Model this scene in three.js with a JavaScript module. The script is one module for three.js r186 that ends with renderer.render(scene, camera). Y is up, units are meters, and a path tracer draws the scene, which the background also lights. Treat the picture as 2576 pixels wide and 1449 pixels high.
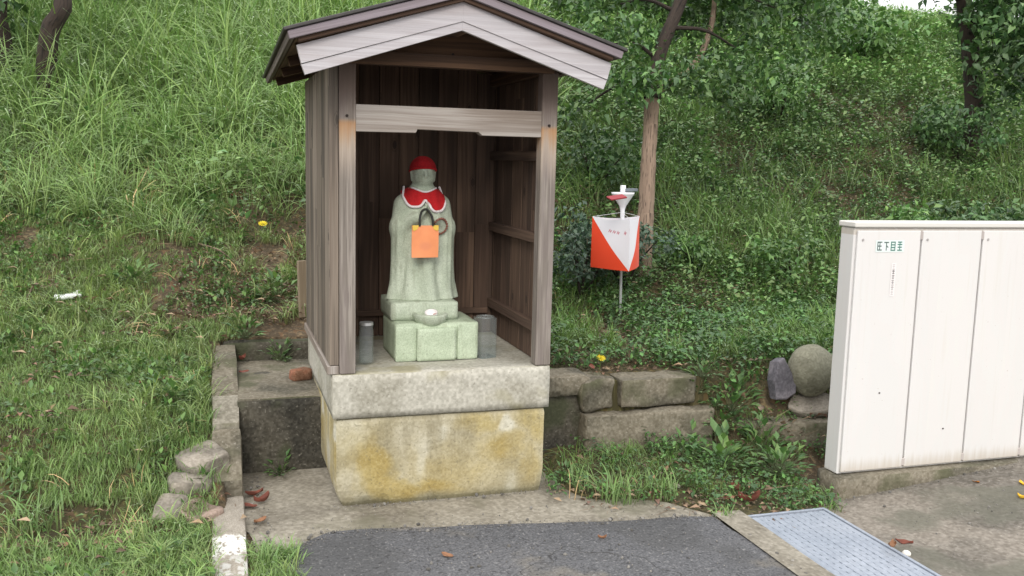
import * as THREE from 'three';
import { RoundedBoxGeometry } from 'three/addons/geometries/RoundedBoxGeometry.js';
import { mergeGeometries, mergeVertices } from 'three/addons/utils/BufferGeometryUtils.js';
import { MarchingCubes } from 'three/addons/objects/MarchingCubes.js';

// ---------------------------------------------------------------- camera, sky, sun, exposure
// Site axes: x to the right along the shrine front, y up, -z into the hillside. Origin: shrine base, front left corner.
const D2R = Math.PI / 180;
const scene = new THREE.Scene();
const camera = new THREE.PerspectiveCamera(34.39, 16 / 9, 0.05, 400);
camera.position.set(-0.4453, 1.5, 3.844);
camera.rotation.order = 'YXZ';
camera.rotation.set(-7.796 * D2R, -17.65 * D2R, 1.3757 * D2R);
camera.updateMatrixWorld(true);
scene.add(camera);

const renderer = new THREE.WebGLRenderer({ antialias: true });
renderer.toneMapping = THREE.LinearToneMapping;
renderer.toneMappingExposure = 1.62;
renderer.shadowMap.enabled = true;
renderer.setSize(1024, 576);

const sunDir = new THREE.Vector3(-0.30, 0.62, 0.78).normalize();
{ // overcast sky: brighter towards the zenith and softly around the veiled sun
  const W = 256, H = 128, d = new Float32Array(W * H * 4), v = new THREE.Vector3();
  for (let y = 0; y < H; y++) for (let x = 0; x < W; x++) {
    const el = ((y + 0.5) / H - 0.5) * Math.PI, az = ((x + 0.5) / W - 0.5) * 2 * Math.PI;
    v.set(Math.cos(el) * Math.cos(az), Math.sin(el), Math.cos(el) * Math.sin(az));
    const s = Math.max(0, Math.sin(el)), g = Math.max(0, v.dot(sunDir));
    const cl = 0.05 * Math.sin(az * 3 + Math.sin(el * 7)) * Math.cos(el * 5 + az);
    let L = 0.98 * (1 + 0.55 * s) / 1.55 + 0.35 * Math.pow(g, 4) + 0.22 + cl;
    if (el < 0) L = Math.max(0.10, 0.6 * Math.exp(el * 14));
    const i = (y * W + x) * 4;
    d[i] = L * 1.0; d[i + 1] = L * 1.0; d[i + 2] = L * 1.015; d[i + 3] = 1;
  }
  const t = new THREE.DataTexture(d, W, H, THREE.RGBAFormat, THREE.FloatType);
  t.mapping = THREE.EquirectangularReflectionMapping; t.magFilter = THREE.LinearFilter; t.minFilter = THREE.LinearFilter;
  t.wrapS = THREE.RepeatWrapping; t.needsUpdate = true;
  scene.background = t; scene.environment = t;
}
const sun = new THREE.DirectionalLight(0xfff6ea, 1.0);
sun.position.copy(sunDir).multiplyScalar(30);
sun.castShadow = true; sun.shadow.radius = 40; sun.shadow.mapSize.set(2048, 2048);
Object.assign(sun.shadow.camera, { left: -16, right: 16, top: 16, bottom: -16, near: 1, far: 70 });
scene.add(sun, sun.target);

// ---------------------------------------------------------------- helpers
function rng(seed) { let a = seed >>> 0; return () => { a = (a + 0x6d2b79f5) | 0; let t = Math.imul(a ^ (a >>> 15), 1 | a); t = (t + Math.imul(t ^ (t >>> 7), 61 | t)) ^ t; return ((t ^ (t >>> 14)) >>> 0) / 4294967296; }; }
const clamp = (x, a = 0, b = 1) => Math.min(b, Math.max(a, x));
const lerp = (a, b, t) => a + (b - a) * t;
const sstep = (a, b, x) => { const t = clamp((x - a) / (b - a)); return t * t * (3 - 2 * t); };
function hash(x, y, z) { let h = Math.imul(x | 0, 374761393) ^ Math.imul(y | 0, 668265263) ^ Math.imul(z | 0, 1442695041); h = Math.imul(h ^ (h >>> 13), 1274126177); return ((h ^ (h >>> 16)) >>> 0) / 4294967296; }
const h3 = (x, y, zc) => { let h = Math.imul(x, 374761393) ^ Math.imul(y, 668265263) ^ zc; h = Math.imul(h ^ (h >>> 13), 1274126177); return ((h ^ (h >>> 16)) >>> 0) / 4294967296; };
function plane(X, Y, X1, Y1, Z, fx, fy) { const zc = Math.imul(Z, 1442695041), a = h3(X, Y, zc), b = h3(X1, Y, zc), c = h3(X, Y1, zc), d = h3(X1, Y1, zc), p = a + (b - a) * fx; return p + (c + (d - c) * fx - p) * fy; }
function vn(x, y, z = 0, per = 0) {      // value noise, optionally periodic in x and y
  let X = Math.floor(x), Y = Math.floor(y), X1 = X + 1, Y1 = Y + 1; const Z = Math.floor(z); let fx = x - X, fy = y - Y, fz = z - Z;
  fx = fx * fx * (3 - 2 * fx); fy = fy * fy * (3 - 2 * fy);
  if (per) { X = ((X % per) + per) % per; X1 = ((X1 % per) + per) % per; Y = ((Y % per) + per) % per; Y1 = ((Y1 % per) + per) % per; }
  const a = plane(X, Y, X1, Y1, Z, fx, fy); if (fz === 0) return a;
  fz = fz * fz * (3 - 2 * fz); return a + (plane(X, Y, X1, Y1, Z + 1, fx, fy) - a) * fz;
}
function fbm(x, y, z = 0, oct = 4, per = 0) { let s = 0, a = 0.5, n = 0; for (let o = 0; o < oct; o++) { s += a * vn(x, y, z + o * 17, per); n += a; a *= 0.5; x *= 2; y *= 2; per *= 2; } return s / n; }
const fbm3 = (x, y, z, oct = 3) => { let s = 0, a = 0.5, n = 0; for (let o = 0; o < oct; o++) { s += a * vn(x, y, z + 0.001); n += a; a *= 0.5; x = x * 2 + 3.1; y = y * 2 + 1.7; z = z * 2 + 5.3; } return s / n; };

function tex(w, h, fn, srgb = true) {     // fn(u, v) gives [r, g, b] in 0..255 or one number
  const d = new Uint8Array(w * h * 4);
  for (let y = 0; y < h; y++) for (let x = 0; x < w; x++) {
    const c = fn(x / w, y / h), i = (y * w + x) * 4;
    if (typeof c === 'number') d[i] = d[i + 1] = d[i + 2] = clamp(c, 0, 255); else { d[i] = clamp(c[0], 0, 255); d[i + 1] = clamp(c[1], 0, 255); d[i + 2] = clamp(c[2], 0, 255); }
    d[i + 3] = 255;
  }
  const t = new THREE.DataTexture(d, w, h, THREE.RGBAFormat);
  t.magFilter = THREE.LinearFilter; t.minFilter = THREE.LinearMipmapLinearFilter; t.generateMipmaps = true;
  t.wrapS = t.wrapT = THREE.RepeatWrapping; if (srgb) t.colorSpace = THREE.SRGBColorSpace; t.needsUpdate = true;
  return t;
}
const rep = (t, x, y) => { const c = t.clone(); c.repeat.set(x, y); c.needsUpdate = true; return c; };
const mix3 = (a, b, t) => [lerp(a[0], b[0], t), lerp(a[1], b[1], t), lerp(a[2], b[2], t)];
const std = (o) => new THREE.MeshStandardMaterial({ roughness: 0.9, metalness: 0, ...o });

const used = {};
function numbered(name) { const n = used[name] = (used[name] ?? -1) + 1; return n ? `${name}_${String(n).padStart(3, '0')}` : name; }
function tag(o, label, category, group, kind) { o.userData = { ...o.userData, label, category }; if (group) o.userData.group = group; if (kind) o.userData.kind = kind; return o; }
function thing(name, label, category, pos = [0, 0, 0], turn = 0, group) { const g = new THREE.Group(); g.name = numbered(name); g.position.set(...pos); g.rotation.y = turn; tag(g, label, category, group); scene.add(g); return g; }
function mesh(name, geo, mat, parent, pos, rot) {
  const m = new THREE.Mesh(geo, mat); m.name = parent ? name : numbered(name); m.castShadow = m.receiveShadow = true;
  if (pos) m.position.set(...pos); if (rot) m.rotation.set(...rot);
  (parent || scene).add(m); return m;
}
const struct = (name, geo, mat, pos) => { const m = mesh(name, geo, mat, null, pos); m.userData.kind = 'structure'; return m; };

// uv in metres, chosen per face; v runs along the grain axis
function uvM(g, grain = 1, off = [0, 0], scale = 1) {
  g = g.index ? g.toNonIndexed() : g;
  const p = g.attributes.position, uv = new Float32Array(p.count * 2), a = new THREE.Vector3(), b = new THREE.Vector3(), c = new THREE.Vector3();
  for (let i = 0; i < p.count; i += 3) {
    a.fromBufferAttribute(p, i); b.fromBufferAttribute(p, i + 1).sub(a); c.fromBufferAttribute(p, i + 2).sub(a); b.cross(c);
    const n = [Math.abs(b.x), Math.abs(b.y), Math.abs(b.z)], k = n[0] >= n[1] && n[0] >= n[2] ? 0 : n[1] >= n[2] ? 1 : 2;
    let ax = [0, 1, 2].filter((q) => q !== k); if (ax[0] === grain) ax = [ax[1], ax[0]];
    if (k === grain && grain !== 1) ax = [0, 1, 2].filter((q) => q !== k);
    for (let j = 0; j < 3; j++) { uv[(i + j) * 2] = p.getComponent(i + j, ax[0]) * scale + off[0] + k * 0.37; uv[(i + j) * 2 + 1] = p.getComponent(i + j, ax[1]) * scale + off[1]; }
  }
  g.setAttribute('uv', new THREE.BufferAttribute(uv, 2));
  return g;
}
function box(x0, x1, y0, y1, z0, z1, { r = 0.003, grain = 1, off = [0, 0] } = {}) {
  const w = x1 - x0, h = y1 - y0, d = z1 - z0;
  const g = new RoundedBoxGeometry(w, h, d, 1, Math.min(r, w / 2.2, h / 2.2, d / 2.2)); g.translate((x0 + x1) / 2, (y0 + y1) / 2, (z0 + z1) / 2);
  return uvM(g, grain, off);
}
// a worn block: subdivided, rounded and roughened
function roughBox(w, h, d, { r = 0.02, n = 0.006, freq = 9, seg = 0.03, seed = 1, big = 0, bigf = 2.5, max = 40 } = {}) {
  const s = (q) => Math.max(2, Math.min(max, Math.round(q / seg)));
  let g = new THREE.BoxGeometry(w, h, d, s(w), s(h), s(d)); g.deleteAttribute('uv'); g.deleteAttribute('normal'); g = mergeVertices(g, 1e-5);
  const p = g.attributes.position, v = new THREE.Vector3(), c = new THREE.Vector3(), e = new THREE.Vector3();
  for (let i = 0; i < p.count; i++) {
    v.fromBufferAttribute(p, i); c.set(clamp(v.x, -w / 2 + r, w / 2 - r), clamp(v.y, -h / 2 + r, h / 2 - r), clamp(v.z, -d / 2 + r, d / 2 - r));
    e.copy(v).sub(c); if (e.lengthSq() > 1e-12) { e.normalize(); v.copy(c).addScaledVector(e, r); }
    const k = (fbm3(v.x * freq + seed * 7.3, v.y * freq + seed, v.z * freq + seed * 3.1) - 0.5) * 2 * n + (big ? (fbm3(v.x * bigf + seed * 1.3, v.y * bigf + seed * 5, v.z * bigf, 2) - 0.5) * 2 * big : 0);
    v.addScaledVector(e.lengthSq() > 1e-9 ? e : v.clone().normalize(), k); p.setXYZ(i, v.x, v.y, v.z);
  }
  g.computeVertexNormals(); const nn = g.attributes.normal; g = uvM(g, 1, [seed * 0.31, seed * 0.17]);
  return g;
}
function rock(rx, ry, rz, { seed = 1, n = 0.25, f = 1.6, facet = 0 } = {}) {
  let g = new THREE.IcosahedronGeometry(1, 5); g.deleteAttribute('uv'); g.deleteAttribute('normal'); g = mergeVertices(g, 1e-4);
  const p = g.attributes.position, v = new THREE.Vector3(), R = rng(seed * 97 + 3), planes = [];
  for (let i = 0; i < facet; i++) planes.push([new THREE.Vector3(R() - 0.5, R() - 0.5, R() - 0.5).normalize(), 0.55 + 0.3 * R()]);
  for (let i = 0; i < p.count; i++) {
    v.fromBufferAttribute(p, i); for (const [q, d] of planes) { const s = v.dot(q) - d; if (s > 0) v.addScaledVector(q, -s); }
    v.multiplyScalar(1 + (fbm3(v.x * f + seed * 9, v.y * f + seed, v.z * f) - 0.5) * 2 * n + (fbm3(v.x * 9 + seed, v.y * 9, v.z * 9) - 0.5) * 0.05);
    p.setXYZ(i, v.x * rx, v.y * ry, v.z * rz);
  }
  g.computeVertexNormals(); return uvM(g, 1, [seed * 0.3, seed * 0.7]);
}
function bar(a, b, r0, r1 = r0, sides = 8) {   // tapered round bar between two points
  const A = new THREE.Vector3(...a), B = new THREE.Vector3(...b), d = B.clone().sub(A), g = new THREE.CylinderGeometry(r1, r0, d.length(), sides, 1);
  g.applyQuaternion(new THREE.Quaternion().setFromUnitVectors(new THREE.Vector3(0, 1, 0), d.clone().normalize())); g.translate((A.x + B.x) / 2, (A.y + B.y) / 2, (A.z + B.z) / 2); return g;
}
const merge = (list) => mergeGeometries(list.map((g) => { const q = g.index ? g.toNonIndexed() : g; for (const k of Object.keys(q.attributes)) if (!['position', 'normal', 'uv', 'color'].includes(k)) q.deleteAttribute(k); return q; }));

// ---------------------------------------------------------------- the lie of the land
const curve = (pts) => (x) => { if (x <= pts[0][0]) return pts[0][1]; for (let i = 1; i < pts.length; i++) if (x <= pts[i][0]) { const [a, b] = [pts[i - 1], pts[i]]; return lerp(a[1], b[1], (x - a[0]) / (b[0] - a[0])); } return pts[pts.length - 1][1]; };
const hillLeft = curve([[-3, 0], [-0.4, 0.02], [0, 0.035], [0.57, 0.285], [1.43, 0.45], [2, 0.62], [3, 1.02], [5, 2.05], [8, 3.45], [10, 4.3], [13, 5.0], [60, 5.4]]);
const hillRight = curve([[0.2, 0.36], [0.6, 0.40], [1.0, 0.43], [1.65, 0.47], [3, 0.9], [5, 1.78], [8, 3.0], [10, 3.85], [12, 4.4], [16, 4.8], [60, 5.2]]);
const stepLine = curve([[-0.45, 1.48], [0.5, 1.48], [0.75, 0.8], [0.95, 0.52], [1.28, 0.52], [1.32, 0.47], [2.05, 0.46], [2.2, 0.38], [3.9, 0.38], [4.5, 0.6], [60, 0.9]]);
const lowGround = (u, w) => {            // apron, road edge and slab level
  let y = -0.065 * sstep(1.4, 2.3, u) + 0.10 * clamp(u - 2.35, 0, 2.5);
  if (w < -1.6) y *= 1 - sstep(-1.6, -4, w);
  return y;
};
function T(u, w) {                       // ground height; w is the distance into the hillside (w = -z)
  const L = hillLeft(w), far = sstep(1.8, 3.2, w);
  const bump = (fbm3(u * 1.1 + 9, w * 1.1, 2.5, 2) - 0.5) * (0.06 + 0.25 * sstep(1.6, 4, w)) * sstep(0.3, 1.5, w);
  if (u < -0.43) return (u < -6 ? lerp(L, hillRight(w), 0) : L) + bump + (fbm3(u * 5, w * 5, 1, 2) - 0.5) * 0.03 * sstep(-0.1, -0.6, u + 0.35);
  const Rr = hillRight(w), hi = lerp(lerp(L, Rr, sstep(-0.45, 0.9, u)), lerp(L, Rr, sstep(-0.5, 2.5, u)), far) + bump;
  if (u > 2.03 && u < 4.5 && w < 0.75 && w > -0.2) return lerp(lowGround(u, w), hi, sstep(0.02, 0.72, w));
  const ws = stepLine(u);
  if (w < ws) return lowGround(u, w) + (w > -0.3 && u > 1.0 ? 0.06 * sstep(-0.3, 0.3, w) * sstep(1.0, 1.2, u) * (1 - sstep(1.9, 2.1, u)) : 0);
  return hi;
}
// a pixel of the photograph (2576 wide) turned into the point of ground it shows
const _v = new THREE.Vector3();
function groundAt(px, py, lift = 0) {
  const o = camera.position, d = _v.set((px - 1288) / 1288 * Math.tan(34.39 / 2 * D2R) * 16 / 9, -(py - 724.5) / 724.5 * Math.tan(34.39 / 2 * D2R), -1).applyQuaternion(camera.quaternion).normalize().clone();
  for (let t = 2; t < 40; t += 0.01) { const x = o.x + d.x * t, y = o.y + d.y * t, z = o.z + d.z * t; if (y < T(x, -z) + lift) return [x, T(x, -z), z]; }
  return [o.x + d.x * 20, T(o.x + d.x * 20, -(o.z + d.z * 20)), o.z + d.z * 20];
}

// ---------------------------------------------------------------- surfaces
const soilMap = tex(512, 512, (u, v) => {
  const n = fbm(u * 8, v * 8, 1, 5, 8), f = fbm(u * 64, v * 64, 3, 3, 64), k = vn(u * 40, v * 40, 7, 40);
  let c = mix3([72, 63, 51], [118, 104, 86], n); c = mix3(c, [150, 132, 104], sstep(0.62, 0.8, f) * 0.6); c = mix3(c, [48, 40, 30], sstep(0.62, 0.4, f) * 0.4);
  return mix3(c, [108, 84, 62], sstep(0.72, 0.85, k) * 0.7);
});
const soilBump = tex(512, 512, (u, v) => 255 * (0.6 * fbm(u * 16, v * 16, 4, 4, 16) + 0.4 * fbm(u * 80, v * 80, 9, 2, 80)), false);
const concTex = (seed, base, dark, moss) => tex(512, 512, (u, v) => {
  const n = fbm(u * 5, v * 5, seed, 5, 5), f = fbm(u * 90, v * 90, seed + 2, 2, 90), p = vn(u * 140, v * 140, seed + 5, 140), m = fbm(u * 4, v * 4, seed + 9, 4, 4);
  let c = mix3(base, dark, sstep(0.35, 0.75, n)); c = c.map((q) => q + (f - 0.5) * 46); if (p > 0.86) c = mix3(c, [84, 80, 70], (p - 0.86) * 3); if (p < 0.1) c = mix3(c, [205, 200, 190], 0.3);
  return mix3(c, moss, sstep(0.56, 0.72, m) * 0.65);
});
const concBump = tex(512, 512, (u, v) => 255 * (0.5 * fbm(u * 60, v * 60, 2, 3, 60) + 0.5 * fbm(u * 12, v * 12, 6, 4, 12)) , false);
const M = {};
M.soil = std({ map: soilMap, bumpMap: soilBump, bumpScale: 0.02, roughness: 1, vertexColors: true });
M.concrete = std({ map: concTex(1, [150, 145, 132], [122, 117, 104], [104, 104, 78]), bumpMap: concBump, bumpScale: 0.004 });
M.concreteOld = std({ map: concTex(4, [118, 111, 96], [84, 80, 68], [72, 74, 50]), bumpMap: concBump, bumpScale: 0.007 });
M.concreteDamp = std({ map: concTex(8, [78, 74, 64], [48, 46, 40], [56, 62, 38]), bumpMap: concBump, bumpScale: 0.007 });
M.concretePale = std({ map: concTex(6, [176, 173, 161], [150, 146, 132], [146, 140, 108]), bumpMap: concBump, bumpScale: 0.002 });
M.apron = std({ map: concTex(11, [142, 136, 123], [112, 106, 94], [100, 97, 80]), bumpMap: concBump, bumpScale: 0.006 });
M.slab = std({ map: concTex(15, [128, 121, 111], [100, 95, 87], [94, 94, 82]), bumpMap: concBump, bumpScale: 0.006 });

// shrine base: ochre lichen and pale lime patches, the texture spans 1 m x 0.42 m
const baseMap = tex(1024, 432, (u, v) => {
  const x = u, y = v * 0.42, n = fbm(x * 9, y * 9, 21, 5), f = fbm(x * 120, y * 120, 22, 2), p = vn(x * 150, y * 150, 23), w1 = (fbm(x * 7, y * 7, 24, 4) - 0.5) * 0.16, w2 = (fbm(x * 7, y * 7, 25, 4) - 0.5) * 0.16;
  let c = mix3([172, 165, 142], [152, 144, 118], sstep(0.35, 0.7, n));
  c = mix3(c, [200, 200, 190], sstep(0.55, 0.75, fbm(x * 5, y * 3, 27, 3)) * 0.6);
  const blob = (cx, cy, rx, ry) => { const dx = (x + w1 - cx) / rx, dy = (y + w2 - cy) / ry; return clamp(1.25 - Math.sqrt(dx * dx + dy * dy)); };
  const och = Math.max(blob(0.19, 0.14, 0.10, 0.17), blob(0.27, 0.06, 0.17, 0.07), 0.7 * blob(0.45, 0.07, 0.18, 0.09), 0.6 * blob(0.75, 0.22, 0.16, 0.11), 0.62 * blob(0.66, 0.345, 0.16, 0.07), 0.6 * blob(0.90, 0.32, 0.09, 0.15), 0.5 * blob(0.86, 0.16, 0.09, 0.16), 0.42 * blob(0.55, 0.14, 0.35, 0.16), 0.35 * blob(0.12, 0.28, 0.18, 0.14));
  c = mix3(c, mix3([168, 150, 88], [158, 130, 56], n), sstep(0.0, 0.85, och * (0.8 + 0.4 * fbm(x * 24, y * 24, 29, 3))) * 0.64);
  c = mix3(c, [206, 206, 196], sstep(0.2, 0.7, Math.max(blob(0.79, 0.33, 0.05, 0.055), 0.5 * blob(0.40, 0.22, 0.05, 0.14), 0.5 * blob(0.48, 0.3, 0.08, 0.08))) * 0.55);
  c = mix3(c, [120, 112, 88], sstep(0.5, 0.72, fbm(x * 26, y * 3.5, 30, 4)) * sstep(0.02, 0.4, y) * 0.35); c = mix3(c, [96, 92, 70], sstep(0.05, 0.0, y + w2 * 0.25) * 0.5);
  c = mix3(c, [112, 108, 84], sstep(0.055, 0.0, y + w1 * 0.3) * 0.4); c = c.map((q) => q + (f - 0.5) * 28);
  if (p > 0.86) c = mix3(c, [104, 98, 78], 0.32); if (p < 0.08) c = mix3(c, [206, 202, 190], 0.25);
  return c;
});
baseMap.wrapS = THREE.MirroredRepeatWrapping;
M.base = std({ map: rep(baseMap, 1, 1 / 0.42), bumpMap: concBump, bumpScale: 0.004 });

// timber: v runs along the grain, one repeat is 0.5 m x 2 m
const woodTex = (seed, a, b, dark, contrast = 1) => tex(512, 512, (u, v) => {
  const wob = (fbm(u * 4, v * 4, seed, 3, 4) - 0.5) * 0.04, g = fbm((u + wob) * 48, v * 3, seed + 1, 4, 0 || 48), fine = fbm((u + wob) * 160, v * 10, seed + 3, 2, 160), st = fbm(u * 6, v * 3, seed + 6, 4, 6);
  let c = mix3(a, b, sstep(0.3, 0.7, g)); c = mix3(c, dark, sstep(0.6, 0.8, fine) * 0.35 * contrast); c = mix3(c, dark, sstep(0.5, 0.75, st) * 0.5);
  for (let k = 0; k < 4; k++) { const dx = (u - hash(k, seed, 1)) * 0.5, dy = (v - hash(k, seed, 2)) * 2, q = Math.hypot(dx / 0.011, dy / 0.02) + (fine - 0.5) * 0.6; if (q < 2.4) c = mix3(c, dark, (q < 1 ? 0.85 : 0.4 * (0.5 + 0.5 * Math.sin(q * 9))) * sstep(2.4, 1.6, q)); }
  return c;
});
const woodBump = tex(512, 512, (u, v) => 255 * (0.6 * fbm(u * 48, v * 3, 1, 4, 48) + 0.4 * fbm(u * 160, v * 10, 3, 2, 160)), false);
const wood = (seed, a, b, d, c) => std({ map: rep(woodTex(seed, a, b, d, c), 2, 0.5), bumpMap: rep(woodBump, 2, 0.5), bumpScale: 0.0015, roughness: 0.88 });
M.greyWood = wood(31, [142, 133, 123], [118, 109, 99], [82, 73, 63]);
M.greyWoodB = wood(35, [128, 120, 113], [102, 93, 87], [66, 59, 53]);
M.lintelWood = wood(38, [164, 157, 150], [138, 129, 121], [106, 92, 80], 0.8);
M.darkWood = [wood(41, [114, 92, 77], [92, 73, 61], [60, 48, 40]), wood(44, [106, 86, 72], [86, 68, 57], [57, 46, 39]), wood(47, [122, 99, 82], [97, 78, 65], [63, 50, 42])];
M.sideWood = [wood(51, [126, 115, 102], [98, 88, 77], [58, 52, 47]), wood(54, [112, 101, 89], [82, 73, 64], [50, 45, 40]), wood(57, [142, 130, 117], [112, 101, 90], [68, 62, 56])];
M.boardWood = wood(61, [190, 187, 190], [176, 172, 175], [150, 138, 136], 0.6);
M.gableWood = wood(64, [104, 78, 58], [80, 59, 44], [50, 36, 28]);
M.fasciaWood = wood(67, [150, 141, 148], [134, 125, 131], [106, 96, 98], 0.7);
// post fronts: rust-orange bleed below the nail, fading to fresh pale wood
const postMap = tex(256, 1024, (u, v) => {        // spans 0.3 m x 1.3 m from the sill up
  const y = 0.593 + v * 1.3, g = fbm(u * 40, v * 5, 71, 4), fi = fbm(u * 130, v * 12, 72, 2), st = fbm(u * 6, v * 6, 73, 3);
  let c = mix3([146, 138, 130], [120, 112, 104], sstep(0.3, 0.7, g)); c = mix3(c, [92, 85, 80], sstep(0.58, 0.75, fi) * 0.4); c = mix3(c, [118, 108, 104], sstep(0.5, 0.7, st) * 0.5);
  c = mix3(c, [92, 76, 68], sstep(1.62, 1.80, y) * 0.8);
  const w = fbm(u * 20, v * 4, 75, 3) * 0.1, o = sstep(1.655, 1.63, y) * sstep(1.48 + w, 1.62 + w, y), p = sstep(1.655, 1.62, y) * sstep(1.33 + w, 1.52 + w, y);
  c = mix3(c, [190, 172, 154], p * 0.6); return mix3(c, mix3([178, 126, 76], [156, 104, 58], g), o * 0.62);
});
M.post = std({ map: rep(postMap, 1 / 0.3, 1 / 1.3), bumpMap: rep(woodBump, 2, 0.5), bumpScale: 0.0015, roughness: 0.88 });

const roofMap = tex(256, 256, (u, v) => { const n = fbm(u * 6, v * 6, 81, 4, 6), f = fbm(u * 60, v * 60, 82, 2, 60); return mix3([46, 45, 46], [66, 62, 60], n).map((q) => q + (f - 0.5) * 18); });
M.roof = std({ map: roofMap, roughness: 0.55, metalness: 0.2 });
M.nail = std({ color: 0x2a211c, roughness: 0.6, metalness: 0.5 });

// ---------------------------------------------------------------- ground, road, apron, slab
{
  const lines = (segs) => { const o = []; for (const [a, b, s] of segs) for (let x = a; x < b - 1e-6; x += s) o.push(x); o.push(segs[segs.length - 1][1]); return o; };
  const us = lines([[-120, -40, 20], [-40, -12, 4], [-12, -5, 0.6], [-5, -2, 0.2], [-2, -0.48, 0.04], [-0.48, -0.4, 0.02], [-0.4, 2.4, 0.05], [2.4, 5, 0.12], [5, 12, 0.4], [12, 40, 4], [40, 120, 20]]);
  const ws = lines([[-60, -12, 8], [-12, -3, 1], [-3, -1.2, 0.2], [-1.2, 0.2, 0.05], [0.2, 1.6, 0.03], [1.6, 4, 0.06], [4, 12, 0.2], [12, 20, 0.8], [20, 60, 5], [60, 160, 25]]);
  const nu = us.length, nw = ws.length, pos = [], uv = [], col = [], idx = [];
  for (const w of ws) for (const u of us) {
    pos.push(u, T(u, w) - 0.004, -w); uv.push(u * 0.9, w * 0.9);
    const g = fbm3(u * 0.8, w * 0.8, 4, 3), q = sstep(1.5, 3.4, w);
    let c = mix3([1.0, 0.95, 0.86], [0.62, 0.72, 0.42], sstep(0.35, 0.6, g)); c = mix3(c, [0.52, 0.54, 0.36], q * 0.6); col.push(...c);
  }
  for (let j = 0; j < nw - 1; j++) for (let i = 0; i < nu - 1; i++) { const a = j * nu + i, b = a + 1, c = a + nu, d = c + 1; idx.push(a, b, c, b, d, c); }
  const g = new THREE.BufferGeometry(); g.setAttribute('position', new THREE.Float32BufferAttribute(pos, 3)); g.setAttribute('uv', new THREE.Float32BufferAttribute(uv, 2)); g.setAttribute('color', new THREE.Float32BufferAttribute(col, 3)); g.setIndex(idx); g.computeVertexNormals();
  struct('hillside', g, M.soil);
}
// a flat sheet with a ragged outline that follows the ground
function sheet(name, outline, mat, lift, ragged = 0.02, seed = 1, step = 0.06) {
  const pts = []; outline.push(outline[0]);
  for (let i = 0; i < outline.length - 1; i++) {
    const a = outline[i], b = outline[i + 1], L = Math.hypot(b[0] - a[0], b[1] - a[1]), n = Math.max(1, Math.min(60, Math.round(L / step))), rg = a[2] === 0 ? 0 : ragged;
    for (let k = 0; k < n; k++) { const t = k / n, x = lerp(a[0], b[0], t), y = lerp(a[1], b[1], t), j = (fbm3(x * 5 + seed, y * 5, seed, 3) - 0.5) * 4 * rg; pts.push(new THREE.Vector2(x - (b[1] - a[1]) / L * j, y + (b[0] - a[0]) / L * j)); }
  }
  const s = new THREE.ShapeGeometry(new THREE.Shape(pts)), p = s.attributes.position, uv = s.attributes.uv;
  // refine so that the sheet follows the ground
  let g = s.toNonIndexed(); const P = g.attributes.position.array; let tri = []; for (let i = 0; i < P.length; i += 9) tri.push([[P[i], P[i + 1]], [P[i + 3], P[i + 4]], [P[i + 6], P[i + 7]]]);
  for (let it = 0; it < 9; it++) { const out = []; let ch = false; for (const t of tri) { const d = [0, 1, 2].map((k) => Math.hypot(t[k][0] - t[(k + 1) % 3][0], t[k][1] - t[(k + 1) % 3][1])), k = d.indexOf(Math.max(...d)), near = Math.abs(t[0][1]) < 3; if (d[k] > (near ? 0.3 : 3)) { const A = t[k], B = t[(k + 1) % 3], C = t[(k + 2) % 3], m = [(A[0] + B[0]) / 2, (A[1] + B[1]) / 2]; out.push([A, m, C], [m, B, C]); ch = true; } else out.push(t); } tri = out; if (!ch) break; }
  const pos = [], uvs = []; for (const t of tri) for (const q of t) { pos.push(q[0], lowGround(q[0], q[1]) + lift, -q[1]); uvs.push(q[0] * 0.8, q[1] * 0.8); }
  g = new THREE.BufferGeometry(); g.setAttribute('position', new THREE.Float32BufferAttribute(pos, 3)); g.setAttribute('uv', new THREE.Float32BufferAttribute(uvs, 2)); g.computeVertexNormals();
  return struct(name, g, mat);
}
const asphMap = tex(1024, 1024, (u, v) => {
  const n = fbm(u * 6, v * 6, 91, 4, 6), a = vn(u * 150, v * 150, 92, 150), b = vn(u * 260, v * 260, 93, 260);
  let c = mix3([78, 79, 82], [100, 100, 102], n); c = c.map((q) => q + (b - 0.5) * 34); c = mix3(c, [70, 70, 70], sstep(0.5, 0.7, fbm(u * 3, v * 3, 97, 4, 3)) * 0.5); c = mix3(c, [128, 120, 106], sstep(0.56, 0.72, fbm(u * 5, v * 5, 98, 5, 5)) * 0.5); if (a > 0.8) c = mix3(c, [152, 150, 148], (a - 0.8) * 3.4); if (a < 0.16) c = mix3(c, [48, 48, 50], 0.6); const ck = Math.abs(fbm(u * 3, v * 3, 99, 5, 3) - 0.5); if (ck < 0.006) c = mix3(c, [40, 39, 38], 0.75 * (1 - ck / 0.006)); return c;
});
const asphBump = tex(512, 512, (u, v) => 255 * (0.7 * vn(u * 120, v * 120, 94, 120) + 0.3 * fbm(u * 30, v * 30, 95, 3, 30)), false);
M.asphalt = std({ map: asphMap, bumpMap: asphBump, bumpScale: 0.006, roughness: 0.92 });
sheet('apron', [[-0.37, 1.44, 0], [-0.37, -0.1], [-0.3, -0.45], [0.6, -0.5], [1.2, -0.52], [1.66, -0.5], [1.45, -0.25], [1.2, -0.12], [1.06, 0.1], [1.1, 0.46, 0], [0.97, 0.46, 0], [0.97, 1.44, 0]], M.apron, 0.004, 0.012, 3);
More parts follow.
